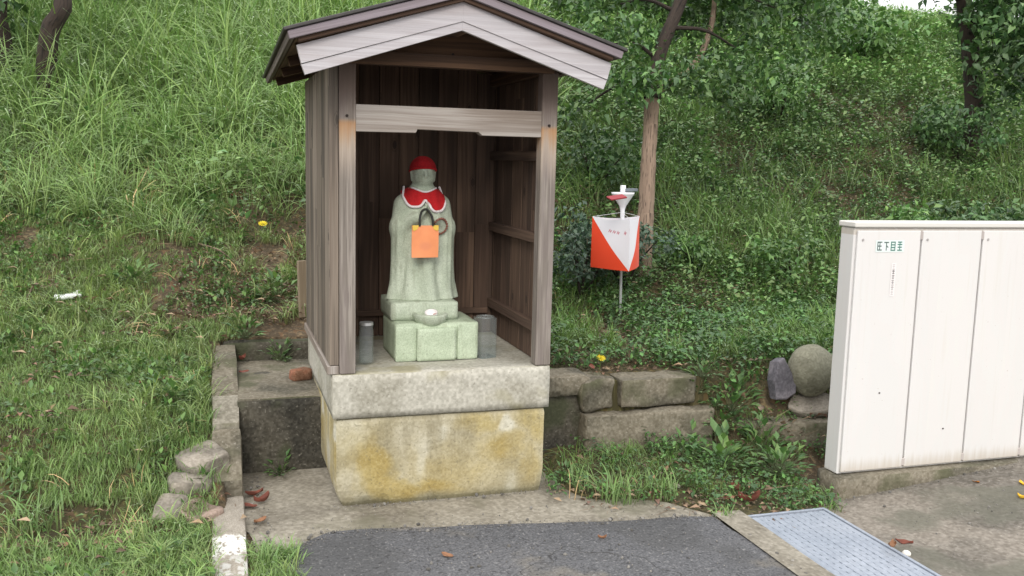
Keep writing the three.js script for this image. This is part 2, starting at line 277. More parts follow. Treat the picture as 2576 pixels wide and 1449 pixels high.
sheet('asphalt_road', [[-0.30, -0.47], [-0.24, -0.38], [-0.04, -0.24], [0.18, -0.255], [0.39, -0.29], [0.7, -0.33], [1.05, -0.40], [1.57, -0.46], [1.60, -0.85], [1.63, -1.3], [1.65, -6, 0], [1.65, -40, 0], [-60, -40, 0], [-60, -3.2, 0], [-3, -2.6], [-0.7, -1.6], [-0.30, -0.9]], M.asphalt, 0.009, 0.010, 5);
sheet('channel_edge', [[1.575, -0.42], [1.73, -0.40], [1.74, -6, 0], [1.56, -6, 0]], M.apron, 0.015, 0.006, 8);
{
  const us = [0, 0.05, 0.12, 0.2, 0.3, 0.4, 0.55, 0.7, 0.9, 1.1, 1.4, 1.8, 2.4, 3.2, 4.5, 6.5, 10], ws = [-0.2, -0.26, -0.32, -0.38, -0.44, -0.6, -0.8, -1.1, -1.5, -1.7, -2, -2.4, -3, -3.6, -4.2, -6], pos = [], uv = [], idx = [];
  for (const w of ws) for (const q of us) { const u = (w > -0.44 ? lerp(2.135, 2.31, (w + 0.44) / 0.24) : 2.135) + q + (q ? 0 : 0.02 * (fbm3(w * 6, 1, 2) - 0.5)); pos.push(u, lowGround(u, w) + 0.014, -w); uv.push(u * 0.8, w * 0.8); }
  for (let a = 0; a < ws.length - 1; a++) for (let b = 0; b < us.length - 1; b++) { const k = a * us.length + b; idx.push(k, k + us.length, k + 1, k + 1, k + us.length, k + us.length + 1); }
  const g = new THREE.BufferGeometry(); g.setAttribute('position', new THREE.Float32BufferAttribute(pos, 3)); g.setAttribute('uv', new THREE.Float32BufferAttribute(uv, 2)); g.setIndex(idx); g.computeVertexNormals(); struct('concrete_slab', g, M.slab);
}

// ---------------------------------------------------------------- the shrine
const shrine = thing('wayside_shrine', 'weathered grey timber shrine with gabled roof on yellow-stained concrete base', 'shrine');
{
  const S = shrine;
  { // concrete base, its lower corners worn round
    let g = roughBox(0.944, 0.405, 1.09, { r: 0.022, n: 0.003, seg: 0.03, seed: 2 }); const p = g.attributes.position;
    for (let i = 0; i < p.count; i++) { const x = p.getX(i) + 0.484, y = p.getY(i) + 0.1975, k = sstep(0.14, -0.01, y); p.setX(i, p.getX(i) + (x < 0.3 ? 0.03 * k * k : x > 0.7 ? -0.012 * k : 0)); if (p.getZ(i) > 0.5) p.setZ(i, p.getZ(i) - 0.03 * k * k * (x < 0.2 ? 1 : 0.4)); }
    g.computeVertexNormals(); g = uvM(g.translate(0.484, 0.1975, -0.555), 1, [-0.74, 0]); mesh('base', g, M.base, S);
  }
  { const g = roughBox(0.968, 0.193, 1.12, { r: 0.008, n: 0.0025, seg: 0.035, seed: 5 }); g.translate(0.484, 0.4965, -0.56); mesh('sill_slab', g, M.concretePale, S); }
  const H = 1.9;
  // front posts
  for (const [a, b] of [[0.03, 0.098], [0.896, 0.968]]) {
    const g = box(a, b, 0.594, H - 0.02, -0.07, -0.003, { r: 0.006 }); const uv = g.attributes.uv; for (let i = 0; i < uv.count; i++) { uv.setX(i, uv.getX(i) - a + (a > 0.5 ? 0.15 : 0)); uv.setY(i, uv.getY(i) - 0.594); }
    const m = mesh('post', g, M.post, S);
    const nl = new THREE.CylinderGeometry(0.006, 0.006, 0.006, 8).rotateX(Math.PI / 2).translate((a + b) / 2 - 0.003, a < 0.5 ? 1.664 : 1.653, -0.001); mesh('nail', nl, M.nail, m);
  }
  for (const [a, b] of [[0.03, 0.098], [0.896, 0.968]]) mesh('rear_post', box(a, b, 0.594, H, -1.06, -0.99), M.greyWoodB, S);
  // lintel with its notched underside
  {
    const sh = new THREE.Shape([[0.0985, 1.604], [0.345, 1.6055], [0.352, 1.620], [0.615, 1.617], [0.632, 1.603], [0.8955, 1.6035], [0.8955, 1.711], [0.0985, 1.7105]].map((q) => new THREE.Vector2(...q)));
    const g = new THREE.ExtrudeGeometry(sh, { depth: 0.045, bevelEnabled: true, bevelSize: 0.0015, bevelThickness: 0.002, bevelSegments: 1 }); g.translate(0, 0, -0.055); mesh('lintel', uvM(g, 0, [0.1, 0.4]), M.lintelWood, S);
  }
  // gable board above the opening
  {
    const sh = new THREE.Shape([[0.05, 1.872], [0.94, 1.872], [0.94, 1.905], [0.484, 2.06], [0.03, 1.905]].map((q) => new THREE.Vector2(...q)));
    const g = new THREE.ExtrudeGeometry(sh, { depth: 0.02, bevelEnabled: false }); g.translate(0, 0, -0.035); mesh('gable_board', uvM(g, 0, [0.3, 0.1]), M.gableWood, S);
    mesh('tie_beam', box(0.03, 0.94, 1.872, 1.925, -0.016, 0.02, { grain: 0 }), M.gableWood, S);
    mesh('nail', new THREE.CylinderGeometry(0.006, 0.006, 0.006, 8).rotateX(Math.PI / 2).translate(0.50, 1.93, -0.013), M.nail, S);
  }
  // left wall of upright boards, seen from outside
  const R = rng(5); const edges = [0.012, 0.17, 0.335, 0.5, 0.66, 0.83, 1.06];
  for (let i = 0; i < edges.length - 1; i++) { const t = R() * 0.004; mesh('board', box(-0.012 + t, 0.0285, 0.632, 1.87, -edges[i + 1] + 0.002, -edges[i] - 0.002, { off: [R(), R()] }), M.sideWood[[2, 1, 0, 2, 1, 0][i]], S); }
  mesh('bottom_rail', box(-0.02, 0.0285, 0.594, 0.63, -1.08, -0.01, { grain: 2, off: [0.2, 0.3] }), M.lintelWood, S);
  // right wall
  for (let i = 0; i < 6; i++) { const a = 0.075 + i * 0.152; mesh('board', box(0.935, 0.96, 0.594, 1.87, -(a + 0.149), -a, { off: [R(), R()] }), M.darkWood[i % 3], S); }
  for (const y of [0.735, 1.135, 1.50]) mesh('wall_rail', box(0.905, 0.934, y, y + 0.045, -0.83, -0.075, { grain: 2 }), M.darkWood[1], S);
  for (const y of [1.135, 1.50]) mesh('wall_rail', box(0.0295, 0.05, y, y + 0.045, -0.83, -0.075, { grain: 2 }), M.darkWood[1], S);
  // back wall
  for (let i = 0; i < 9; i++) { const a = 0.031 + i * 0.1003, t = R() * 0.004; mesh('back_board', box(a, a + 0.0985, 0.594, 2.055 - 0.3 * Math.abs(a + 0.05 - 0.484), -0.865, -0.84 + t, { off: [R(), R()] }), M.darkWood[(i * 2) % 3], S); }
  mesh('wall_rail', box(0.05, 0.905, 0.70, 0.73, -0.835, -0.815, { grain: 0 }), M.darkWood[0], S);
  // roof: purlins, sheathing, dark sheets and pale edge boards
  const ca = Math.atan2(0.205, 0.6736), zf = 0.241, zb = -1.38;
  for (const x of [0.03, 0.9]) mesh('eave_beam', box(x, x + 0.065, 1.872, 1.93, -1.28, -0.08, { grain: 2 }), M.gableWood, S);
  mesh('ridge_beam', box(0.45, 0.52, 2.00, 2.075, -1.25, 0.19, { grain: 2 }), M.gableWood, S);
  for (const s of [-1, 1]) {
    const slope = (len0, len1, y0, y1, z0, z1, mat, name, opt = {}) => { const g = box(len0, len1, y0, y1, z0, z1, { grain: 2, ...opt }); const m = mesh(name, s > 0 ? g : g.clone().applyMatrix4(new THREE.Matrix4().makeScale(-1, 1, 1)), mat, S, [0.484, 2.1516, 0], [-0.032, 0, -s * ca]); if (s < 0) { const ix = m.geometry.attributes.position.array, nn = m.geometry.attributes.normal.array; for (let i = 0; i < ix.length; i += 9) for (let k = 0; k < 3; k++) { let q = ix[i + 3 + k]; ix[i + 3 + k] = ix[i + 6 + k]; ix[i + 6 + k] = q; q = nn[i + 3 + k]; nn[i + 3 + k] = nn[i + 6 + k]; nn[i + 6 + k] = q; } } return m; };
    const Ls = 0.704;
    slope(0.0, Ls + 0.012, 0.0, 0.014, zb - 0.01, zf + 0.008, M.roof, 'roof_sheet', { r: 0.004 });
    slope(0.0, Ls, -0.032, -0.001, zf - 0.022, zf, M.fasciaWood, 'roof_edge_board', { grain: 0 });
    slope(Ls - 0.022, Ls, -0.030, -0.001, zb, zf - 0.023, M.greyWoodB, 'eave_board');
    for (let k = 0; k < 6; k++) slope(0.005 + k * 0.112, 0.112 + k * 0.112, -0.024, -0.002, zb + 0.01, zf - 0.024, M.darkWood[k % 3], 'roof_sheathing');
    for (let k = 0; k < 4; k++) slope(0.02, Ls - 0.04, -0.064, -0.025, -1.28 + k * 0.42, -1.24 + k * 0.42, M.gableWood, 'rafter', { grain: 0 });
    slope(0.0, Ls - 0.03, -0.048, -0.033, 0.19, 0.226, M.gableWood, 'edge_batten', { grain: 0 });
  }
  { // pale bargeboards meeting at the apex, each with a scored line
    const bw = 0.6356, ya = 2.1084, yb = 1.907, k = (ya - yb) / bw, t = 0.105;
    for (const s of [-1, 1]) {
      const P = (x, y) => new THREE.Vector2(0.484 + s * x, y), e = bw - 0.03;
      const up = new THREE.Shape([P(0.0006, ya), P(bw, yb), P(bw - 0.016, yb - t * 0.62), P(0.0006, ya - t * 0.70)]);
      const lo = new THREE.Shape([P(0.0006, ya - t * 0.70), P(bw - 0.016, yb - t * 0.62 - 0.004), P(e, yb - t), P(0.0006, ya - t * 1.02)]);
      const ex = (sh, z, d) => uvM(new THREE.ExtrudeGeometry(sh, { depth: d, bevelEnabled: true, bevelSize: 0.001, bevelThickness: 0.0015, bevelSegments: 1 }).translate(0, 0, z), 0, [s, 0.3]);
      const b = mesh('bargeboard', ex(up, 0.186, 0.021), M.boardWood, S); mesh('moulding', ex(lo, 0.186, 0.016), M.boardWood, b);
    }
  }
  mesh('ridge_cap', uvM(new THREE.ExtrudeGeometry(new THREE.Shape([[-0.09, -0.02], [0, 0.01], [0.09, -0.02], [0.09, -0.005], [0, 0.028], [-0.09, -0.005]].map((q) => new THREE.Vector2(...q))), { depth: 1.64, bevelEnabled: false }).translate(0.484, 2.166, zb - 0.012)), M.roof, S, null, [-0.032, 0, 0]);
}

// ---------------------------------------------------------------- the stone statue
const stoneMap = tex(512, 512, (u, v) => { const n = fbm(u * 5, v * 5, 101, 4, 5), f = vn(u * 130, v * 130, 102, 130), e = vn(u * 75, v * 75, 103, 75); let c = mix3([184, 193, 174], [170, 180, 160], sstep(0.35, 0.7, n)).map((q) => q + (f - 0.5) * 26); c = mix3(c, [128, 132, 112], sstep(0.54, 0.7, fbm(u * 14, v * 3, 105, 4, 0)) * 0.28); if (e > 0.88) c = mix3(c, [108, 112, 100], 0.28); return c; });
const stoneBump = tex(256, 256, (u, v) => 255 * fbm(u * 40, v * 40, 104, 3, 40), false);
M.stone = std({ map: rep(stoneMap, 2.5, 2.5), bumpMap: rep(stoneBump, 3, 3), bumpScale: 0.001, roughness: 0.85 });
M.stoneGreen = std({ map: rep(stoneMap, 2.5, 2.5), color: new THREE.Color(0.98, 1.02, 0.95), bumpMap: rep(stoneBump, 3, 3), bumpScale: 0.0015, roughness: 0.9 });
const SX = 0.465, SY = 0.848, SZ = -0.43;        // where the figure's hem stands
const smin = (a, b, k) => { const h = clamp(0.5 + 0.5 * (b - a) / k); return lerp(b, a, h) - k * h * (1 - h); };
const caps = (x, y, z, a, b, ra, rb) => { const bx = b[0] - a[0], by = b[1] - a[1], bz = b[2] - a[2], px = x - a[0], py = y - a[1], pz = z - a[2], h = clamp((px * bx + py * by + pz * bz) / (bx * bx + by * by + bz * bz)); return Math.hypot(px - bx * h, py - by * h, pz - bz * h) - lerp(ra, rb, h); };
const ell = (x, y, z, c, r) => { const X = (x - c[0]) / r[0], Y = (y - c[1]) / r[1], Z = (z - c[2]) / r[2], k = Math.hypot(X, Y, Z); return (k - 1) * Math.min(...r) * (k > 1 ? 1 : 1); };
const pa = curve([[-0.02, 0.172], [0.0, 0.168], [0.03, 0.160], [0.09, 0.145], [0.18, 0.132], [0.30, 0.126], [0.40, 0.124], [0.44, 0.120], [0.47, 0.108], [0.50, 0.086], [0.52, 0.060], [0.54, 0.042], [0.6, 0.03]]);
const pb = curve([[-0.02, 0.120], [0.03, 0.112], [0.12, 0.098], [0.30, 0.090], [0.42, 0.088], [0.48, 0.075], [0.53, 0.048], [0.6, 0.03]]);
function statueSDF(X, y, z) {
  const x = X, ax = Math.abs(x);
  const a = pa(y), b = pb(y), th = Math.atan2(x / a, z / b), k = Math.hypot(x / a, z / b);
  const low = sstep(0.40, 0.1, y), fold = 0.006 * low * Math.sin(th * 9 + Math.sin(y * 9) * 0.6) + 0.005 * low * Math.sin(th * 5 + 1.2);
  let d = (k - 1) * Math.min(a, b) * 0.85 - fold;
  d = Math.max(d, -y, y - 0.55);
  // sleeves: upper arm, forearm and the long hanging cuff
  let s = caps(ax, y, z, [0.094, 0.440, 0], [0.113, 0.33, 0.012], 0.040, 0.038);
  s = smin(s, caps(ax, y, z, [0.112, 0.33, 0.018], [0.050, 0.380, 0.088], 0.036, 0.027), 0.03);
  s = smin(s, caps(ax, y, z * 0.75, [0.113, 0.34, 0.018], [0.118, 0.05, 0.012], 0.036, 0.028) - 0.002 * Math.sin(ax * 260), 0.02);
  d = smin(d, s, 0.018);
  // neck and head
  const hx = x, hy = y - 0.588, hz = z - 0.014;
  d = smin(d, caps(x, y, z, [0, 0.49, 0.0], [0, 0.56, 0.008], 0.038, 0.036), 0.03);
  let h = ell(hx, hy, hz, [0, 0, 0], [0.052, 0.068, 0.060]);
  h = smin(h, ell(hx, hy, hz, [0, -0.030, 0.012], [0.043, 0.040, 0.046]), 0.02);
  h = smin(h, caps(hx, hy, hz, [0, 0.008, 0.056], [0, -0.016, 0.066], 0.006, 0.0095), 0.008);            // nose
  h = smin(h, caps(Math.abs(hx), hy, hz, [0.012, 0.014, 0.056], [0.032, 0.013, 0.047], 0.004, 0.003), 0.008);   // brow
  h = smin(h, caps(Math.abs(hx), hy, hz, [0.053, 0.010, 0.0], [0.050, -0.035, 0.004], 0.009, 0.008), 0.006);    // ears
  h = smin(h, caps(hx, hy, hz, [-0.010, -0.034, 0.056], [0.010, -0.034, 0.056], 0.006, 0.006), 0.006);           // lips
  h = Math.max(h, -caps(Math.abs(hx), hy, hz, [0.013, 0.002, 0.060], [0.029, 0.000, 0.054], 0.0045, 0.004));     // eye slits
  h = Math.max(h, -caps(hx, hy, hz, [-0.011, -0.0335, 0.0625], [0.011, -0.0335, 0.0625], 0.0022, 0.0022));
  d = smin(d, h, 0.008);
  // joined hands in front of the chest
  const palm = caps(ax, y, z, [0.040, 0.385, 0.100], [0.014, 0.420, 0.112], 0.018, 0.014); d = smin(d, palm, 0.008);
  for (let f = 0; f < 4; f++) d = smin(d, caps(ax, y, z, [0.010, 0.412 + f * 0.004, 0.108 - f * 0.006], [0.004, 0.448 - Math.abs(f - 1) * 0.006, 0.112 - f * 0.007], 0.0065, 0.005), 0.003);
  d = smin(d, caps(ax, y, z, [0.020, 0.405, 0.118], [0.008, 0.432, 0.122], 0.007, 0.005), 0.004);
  return d;
}
const frontZ = (x, y, z0 = 0.2) => { let z = z0; for (let i = 0; i < 90; i++) { const d = statueSDF(x, y, z); if (d < 0.0008) return z; z -= Math.max(0.0008, d * 0.6); if (z < -0.1) break; } return null; };
const statue = thing('stone_statue', 'grey-green stone statue in long robe standing inside the timber shrine', 'statue', [SX, 0.594, SZ]);
{
  const N = 120, mc = new MarchingCubes(N, M.stone, false, false, 260000); mc.isolation = 0;
  const sc = 0.36, cy = 0.335;                    // cube half size and centre height
  mc.field.fill(-1); const SK = (q, m) => Math.abs((q - N / 2) / (N / 2) * sc) > m;
  for (let k = 0; k < N; k++) if (!SK(k, 0.17)) for (let j = 0; j < N; j++) for (let i = 0; i < N; i++) if (!SK(i, 0.22)) mc.field[i + j * N + k * N * N] = -statueSDF((i - N / 2) / (N / 2) * sc, (j - N / 2) / (N / 2) * sc + cy, (k - N / 2) / (N / 2) * sc) * 30;
  mc.update();
  const n = mc.count, P = new Float32Array(mc.positionArray.subarray(0, n * 3));
  let g = new THREE.BufferGeometry(); for (let i = 0; i < n; i++) { P[i * 3] *= sc; P[i * 3 + 1] = P[i * 3 + 1] * sc + cy + (SY - 0.594); P[i * 3 + 2] *= sc; }
  g.setAttribute('position', new THREE.BufferAttribute(P, 3)); g = mergeVertices(g, 1e-5); g.computeVertexNormals(); g = uvM(g);
  g.scale(0.99, 1, 1); mesh('figure', g, M.stone, statue);
  // stepped pedestal: waist block with lotus bowl, then a broad block with a raised centre panel
  mesh('upper_block', roughBox(0.315, 0.085, 0.30, { r: 0.010, n: 0.0015, seg: 0.02, seed: 12 }).translate(-0.012, 0.213, 0.0), M.stone, statue);
  const lp = []; for (let i = 0; i <= 10; i++) { const t = i / 10; lp.push(new THREE.Vector2(0.028 + 0.052 * Math.sin(t * Math.PI / 2), 0.056 * (1 - Math.cos(t * Math.PI / 2)))); }
  lp.push(new THREE.Vector2(0.070, 0.059), new THREE.Vector2(0.04, 0.040), new THREE.Vector2(0, 0.034));
  mesh('carved_bowl', uvM(new THREE.LatheGeometry(lp, 28).translate(0.004, 0.152, 0.180)), M.stone, statue);
  mesh('lower_block', roughBox(0.385, 0.17, 0.33, { r: 0.008, n: 0.0015, seg: 0.022, seed: 14 }).translate(0.028, 0.086, 0.065), M.stoneGreen, statue);
  mesh('front_panel', roughBox(0.180, 0.150, 0.03, { r: 0.006, n: 0.001, seg: 0.015, seed: 15 }).translate(0.022, 0.076, 0.235), M.stoneGreen, statue);
  for (const s of [-1, 1]) mesh('side_panel', roughBox(0.095, 0.162, 0.014, { r: 0.005, n: 0.001, seg: 0.015, seed: 16 + s }).translate(0.026 + s * 0.142, 0.082, 0.231), M.stoneGreen, statue);
}
// cloth
const knitBump = tex(128, 128, (u, v) => 255 * (0.5 + 0.5 * Math.sin(u * 80) * Math.sin(v * 80 + 2 * Math.sin(u * 40))), false);
const clothMap = tex(128, 128, (u, v) => { const n = fbm(u * 6, v * 6, 111, 3, 6); return mix3([176, 22, 30], [150, 14, 22], n).map((q) => q + (vn(u * 64, v * 64, 112, 64) - 0.5) * 16); });
M.redCloth = std({ map: rep(clothMap, 8, 8), bumpMap: rep(knitBump, 6, 6), bumpScale: 0.0015, roughness: 0.95 });
M.redBib = std({ map: rep(clothMap, 8, 8), color: new THREE.Color(1.25, 1.05, 1.0), bumpMap: rep(knitBump, 10, 10), bumpScale: 0.0006, roughness: 0.9 });
M.whiteCloth = std({ color: new THREE.Color(0.74, 0.68, 0.68), roughness: 0.95 });
{
  const cap = thing('knit_cap', 'small red knitted cap on the head of the stone statue', 'cap', [SX, SY + 0.588, SZ + 0.010]);
  const pr = []; for (let i = 0; i <= 12; i++) { const t = i / 12 * Math.PI / 2 * 1.0; pr.push(new THREE.Vector2(0.0615 * Math.cos(t) + 0.0005, 0.012 + 0.062 * Math.sin(t))); }
  pr.unshift(new THREE.Vector2(0.060, 0.002)); pr.unshift(new THREE.Vector2(0.056, 0.002));
  const g = new THREE.LatheGeometry(pr, 36), p = g.attributes.position; for (let i = 0; i < p.count; i++) { const a = Math.atan2(p.getX(i), p.getZ(i)), b = sstep(0.03, 0, p.getY(i)); p.setY(i, p.getY(i) + 0.014 * b * Math.cos(a) + 0.004 * b + 0.0015 * Math.sin(a * 7)); p.setZ(i, p.getZ(i) * 1.12); }
  g.computeVertexNormals(); mesh('crown', uvM(g), M.redCloth, cap);
  const ring = []; for (let i = 0; i < 40; i++) { const a = i / 40 * 2 * Math.PI; ring.push(new THREE.Vector3(0.0605 * Math.sin(a), 0.004 + 0.014 * Math.cos(a) + 0.004, 0.068 * Math.cos(a))); }
  mesh('rim', new THREE.TubeGeometry(new THREE.CatmullRomCurve3(ring, true), 60, 0.0055, 7, true), M.redBib, cap);
}
{ // bib draped over the chest, cut as two lobes with a notch at the hands
  const bib = thing('red_bib', 'red cloth bib with white trim tied round neck of statue', 'bib', [SX, SY, SZ]);
  const lobe = (x) => { const l = (c, w, y0) => y0 + ((x - c) * c < 0 ? 0.024 : 0.060) * Math.pow(Math.abs((x - c) / w), 3.2); const L = x < -0.012 ? l(-0.052, 0.05, 0.432) : x > 0.012 ? l(0.053, 0.052, 0.412) : lerp(l(-0.052, 0.05, 0.432), l(0.053, 0.052, 0.412), (x + 0.012) / 0.024); return Math.min(0.505, L + 0.012 * Math.exp(-x * x / 0.0004)); };
  const top = (x) => 0.522 - 0.022 * Math.exp(-x * x / 0.0022);
  const nx = 44, ny = 14, pos = [], idx = [], rows = [];
  const bx = 0.098, Z = (x, y, e) => (frontZ(x, y) ?? -0.02) + e;
  for (let i = 0; i <= nx; i++) { const x = -bx + 2 * bx * i / nx, y0 = lobe(x), y1 = Math.max(y0 + 0.004, Math.min(top(x), 0.522 - 0.5 * Math.max(0, Math.abs(x) - 0.055))); rows.push([x, y0, y1]); for (let j = 0; j <= ny; j++) { const y = lerp(y0, y1, j / ny); pos.push(x, y, Z(x, y, 0.0075 + 0.0015 * Math.sin(x * 160))); } }
  const nv = pos.length / 3; for (let i = 0; i < nv; i++) pos.push(pos[i * 3], pos[i * 3 + 1], pos[i * 3 + 2] - 0.004);
  for (let i = 0; i < nx; i++) for (let j = 0; j < ny; j++) { const a = i * (ny + 1) + j, b = a + 1, c = a + ny + 1, d = c + 1; idx.push(a, c, b, b, c, d, a + nv, b + nv, c + nv, b + nv, d + nv, c + nv); }
  const g = new THREE.BufferGeometry(); g.setAttribute('position', new THREE.Float32BufferAttribute(pos, 3)); g.setIndex(idx); g.computeVertexNormals(); mesh('cloth', uvM(g), M.redBib, bib);
  const edge = (f) => rows.map((r) => new THREE.Vector3(r[0], f(r), Z(r[0], f(r), 0.0075)));
  mesh('white_trim', new THREE.TubeGeometry(new THREE.CatmullRomCurve3(edge((r) => r[1])), 120, 0.0062, 6, false), M.whiteCloth, bib);
  mesh('neck_trim', new THREE.TubeGeometry(new THREE.CatmullRomCurve3(edge((r) => r[2]).filter((q) => Math.abs(q.x) < 0.062)), 60, 0.0045, 6, false), M.whiteCloth, bib);
  for (const s of [0, nx]) { const r = rows[s]; mesh('white_trim', bar([r[0], r[1], Z(r[0], r[1], 0.006)], [r[0] * 0.86, r[2] + 0.02, Z(r[0] * 0.9, r[2], 0.006)], 0.0055), M.whiteCloth, bib); }
}
{ // orange card hung from the joined hands
  const card = thing('orange_card', 'blank orange card with yellow corners hung by black cord on statue', 'card', [SX - 0.014, SY + 0.352, SZ + 0.142], 0.02);
  const cm = tex(128, 128, (u, v) => { const n = fbm(u * 4, v * 4, 121, 3); let c = mix3([238, 154, 104], [230, 144, 96], n); c = mix3(c, [214, 134, 106], sstep(0.3, 0.1, Math.hypot((u - 0.5) * 0.9, (v - 0.35) * 1.6)) * 0.35); return c; });
  const g = new THREE.BoxGeometry(0.124, 0.146, 0.003, 8, 10, 1), p = g.attributes.position; for (let i = 0; i < p.count; i++) p.setZ(i, p.getZ(i) - 0.008 * Math.pow(p.getX(i) / 0.066, 2) + 0.005 * Math.sin(p.getY(i) * 34 + p.getX(i) * 18) * (0.5 - p.getY(i) * 4)); g.computeVertexNormals();
  g.translate(0, -0.073, 0.006); mesh('sheet', g, std({ map: cm, roughness: 0.7 }), card);
  const yc = std({ color: new THREE.Color(0.72, 0.48, 0.07), roughness: 0.6 });
  for (const s of [-1, 1]) { const sh = new THREE.Shape([[0, 0], [0.030, 0], [0.022, -0.018], [0.006, -0.026], [0, -0.018]].map((q) => new THREE.Vector2(q[0] * -s, q[1]))); mesh('corner_clip', new THREE.ExtrudeGeometry(sh, { depth: 0.004, bevelEnabled: false }).translate(s * 0.060, 0.001, 0.0035), yc, card); }
  const cc = new THREE.CatmullRomCurve3([[-0.028, -0.004, 0.008], [-0.026, 0.035, 0.002], [-0.012, 0.066, -0.012], [0.008, 0.072, -0.014], [0.030, 0.04, 0.0], [0.034, -0.002, 0.008]].map((q) => new THREE.Vector3(...q)));
  mesh('black_cord', new THREE.TubeGeometry(cc, 40, 0.0052, 7), std({ color: 0x23221f, roughness: 0.7 }), card);
}
{ // string of beads at the figure's left hand
  const b = thing('prayer_beads', 'loop of reddish brown beads hanging at left hand of statue', 'beads', [SX + 0.066, SY + 0.345, SZ + 0.128]);
  const bm = std({ color: new THREE.Color(0.22, 0.085, 0.06), roughness: 0.5 });
  const sg = new THREE.SphereGeometry(0.0058, 10, 8);
  for (let i = 0; i < 20; i++) { const a = i / 20 * 2 * Math.PI, x = 0.034 * Math.sin(a), y = 0.036 * Math.cos(a); mesh('bead', sg, bm, b, [x, y, (frontZ(0.066 + x, 0.345 + y) ?? 0.1) - 0.128 + 0.006]); }
  mesh('tassel', new THREE.CylinderGeometry(0.003, 0.006, 0.022, 8).translate(-0.010, -0.058, (frontZ(0.056, 0.277) ?? 0.1) - 0.128 + 0.007), std({ color: 0x2b2620 }), b);
}
{ // small white offering cup on the carved bowl
  const cup = thing('offering_cup', 'small white cup tipped on the carved stone bowl', 'cup', [SX + 0.006, 0.594 + 0.187, SZ + 0.200]);
  const pr = [[0.016, 0], [0.024, 0.004], [0.029, 0.018], [0.030, 0.030], [0.0275, 0.030], [0.026, 0.018], [0.020, 0.008], [0, 0.007]].map((q) => new THREE.Vector2(...q));
  const wm = new THREE.MeshPhysicalMaterial({ color: new THREE.Color(0.82, 0.79, 0.77), roughness: 0.25, clearcoat: 0.5 });
  mesh('bowl', new THREE.LatheGeometry(pr, 24), wm, cup, [0, 0.004, 0], [0.35, 0, 0.12]); mesh('crumb', rock(0.009, 0.006, 0.008, { seed: 8 }), std({ color: new THREE.Color(0.5, 0.33, 0.30) }), cup, [0.014, 0.022, 0.014]);
}
// clear drinking glasses either side of the pedestal
M.glass = new THREE.MeshPhysicalMaterial({ color: new THREE.Color(0.86, 0.9, 0.9), transmission: 0.93, thickness: 0, roughness: 0.12, ior: 1.45 });
{
  const jar = (r, h) => new THREE.LatheGeometry([[0, 0.004], [r * 0.9, 0.004], [r, 0.012], [r, h * 0.82], [r * 0.93, h * 0.9], [r * 0.95, h]].map((q) => new THREE.Vector2(...q)), 28);
  const a = thing('glass_jar', 'clear glass jar on the sill left of the statue pedestal', 'jar', [0.172, 0.5935, -0.20], 0); mesh('jar_body', jar(0.031, 0.175), M.glass, a); mesh('lid', new THREE.CylinderGeometry(0.030, 0.031, 0.012, 24).translate(0, 0.180, 0), std({ color: new THREE.Color(0.42, 0.42, 0.41), metalness: 0.6, roughness: 0.4 }), a);
  const b = thing('glass_jar', 'clear tall container on the sill right of the statue pedestal', 'jar', [0.728, 0.5935, -0.24], 0.3);
  const sq = (r, h) => { const s = new THREE.Shape(); const w = r, q = 0.014; s.moveTo(-w + q, -w); s.lineTo(w - q, -w); s.quadraticCurveTo(w, -w, w, -w + q); s.lineTo(w, w - q); s.quadraticCurveTo(w, w, w - q, w); s.lineTo(-w + q, w); s.quadraticCurveTo(-w, w, -w, w - q); s.lineTo(-w, -w + q); s.quadraticCurveTo(-w, -w, -w + q, -w); return new THREE.ExtrudeGeometry(s, { depth: h, bevelEnabled: false, curveSegments: 5 }).rotateX(-Math.PI / 2); };
  mesh('jar_body', sq(0.042, 0.185), M.glass, b); mesh('jar_floor', new THREE.BoxGeometry(0.076, 0.004, 0.076).translate(0, 0.004, 0), M.glass, b); mesh('rim', new THREE.TorusGeometry(0.040, 0.004, 8, 24).rotateX(Math.PI / 2).translate(0, 0.188, 0), M.glass, b);
}

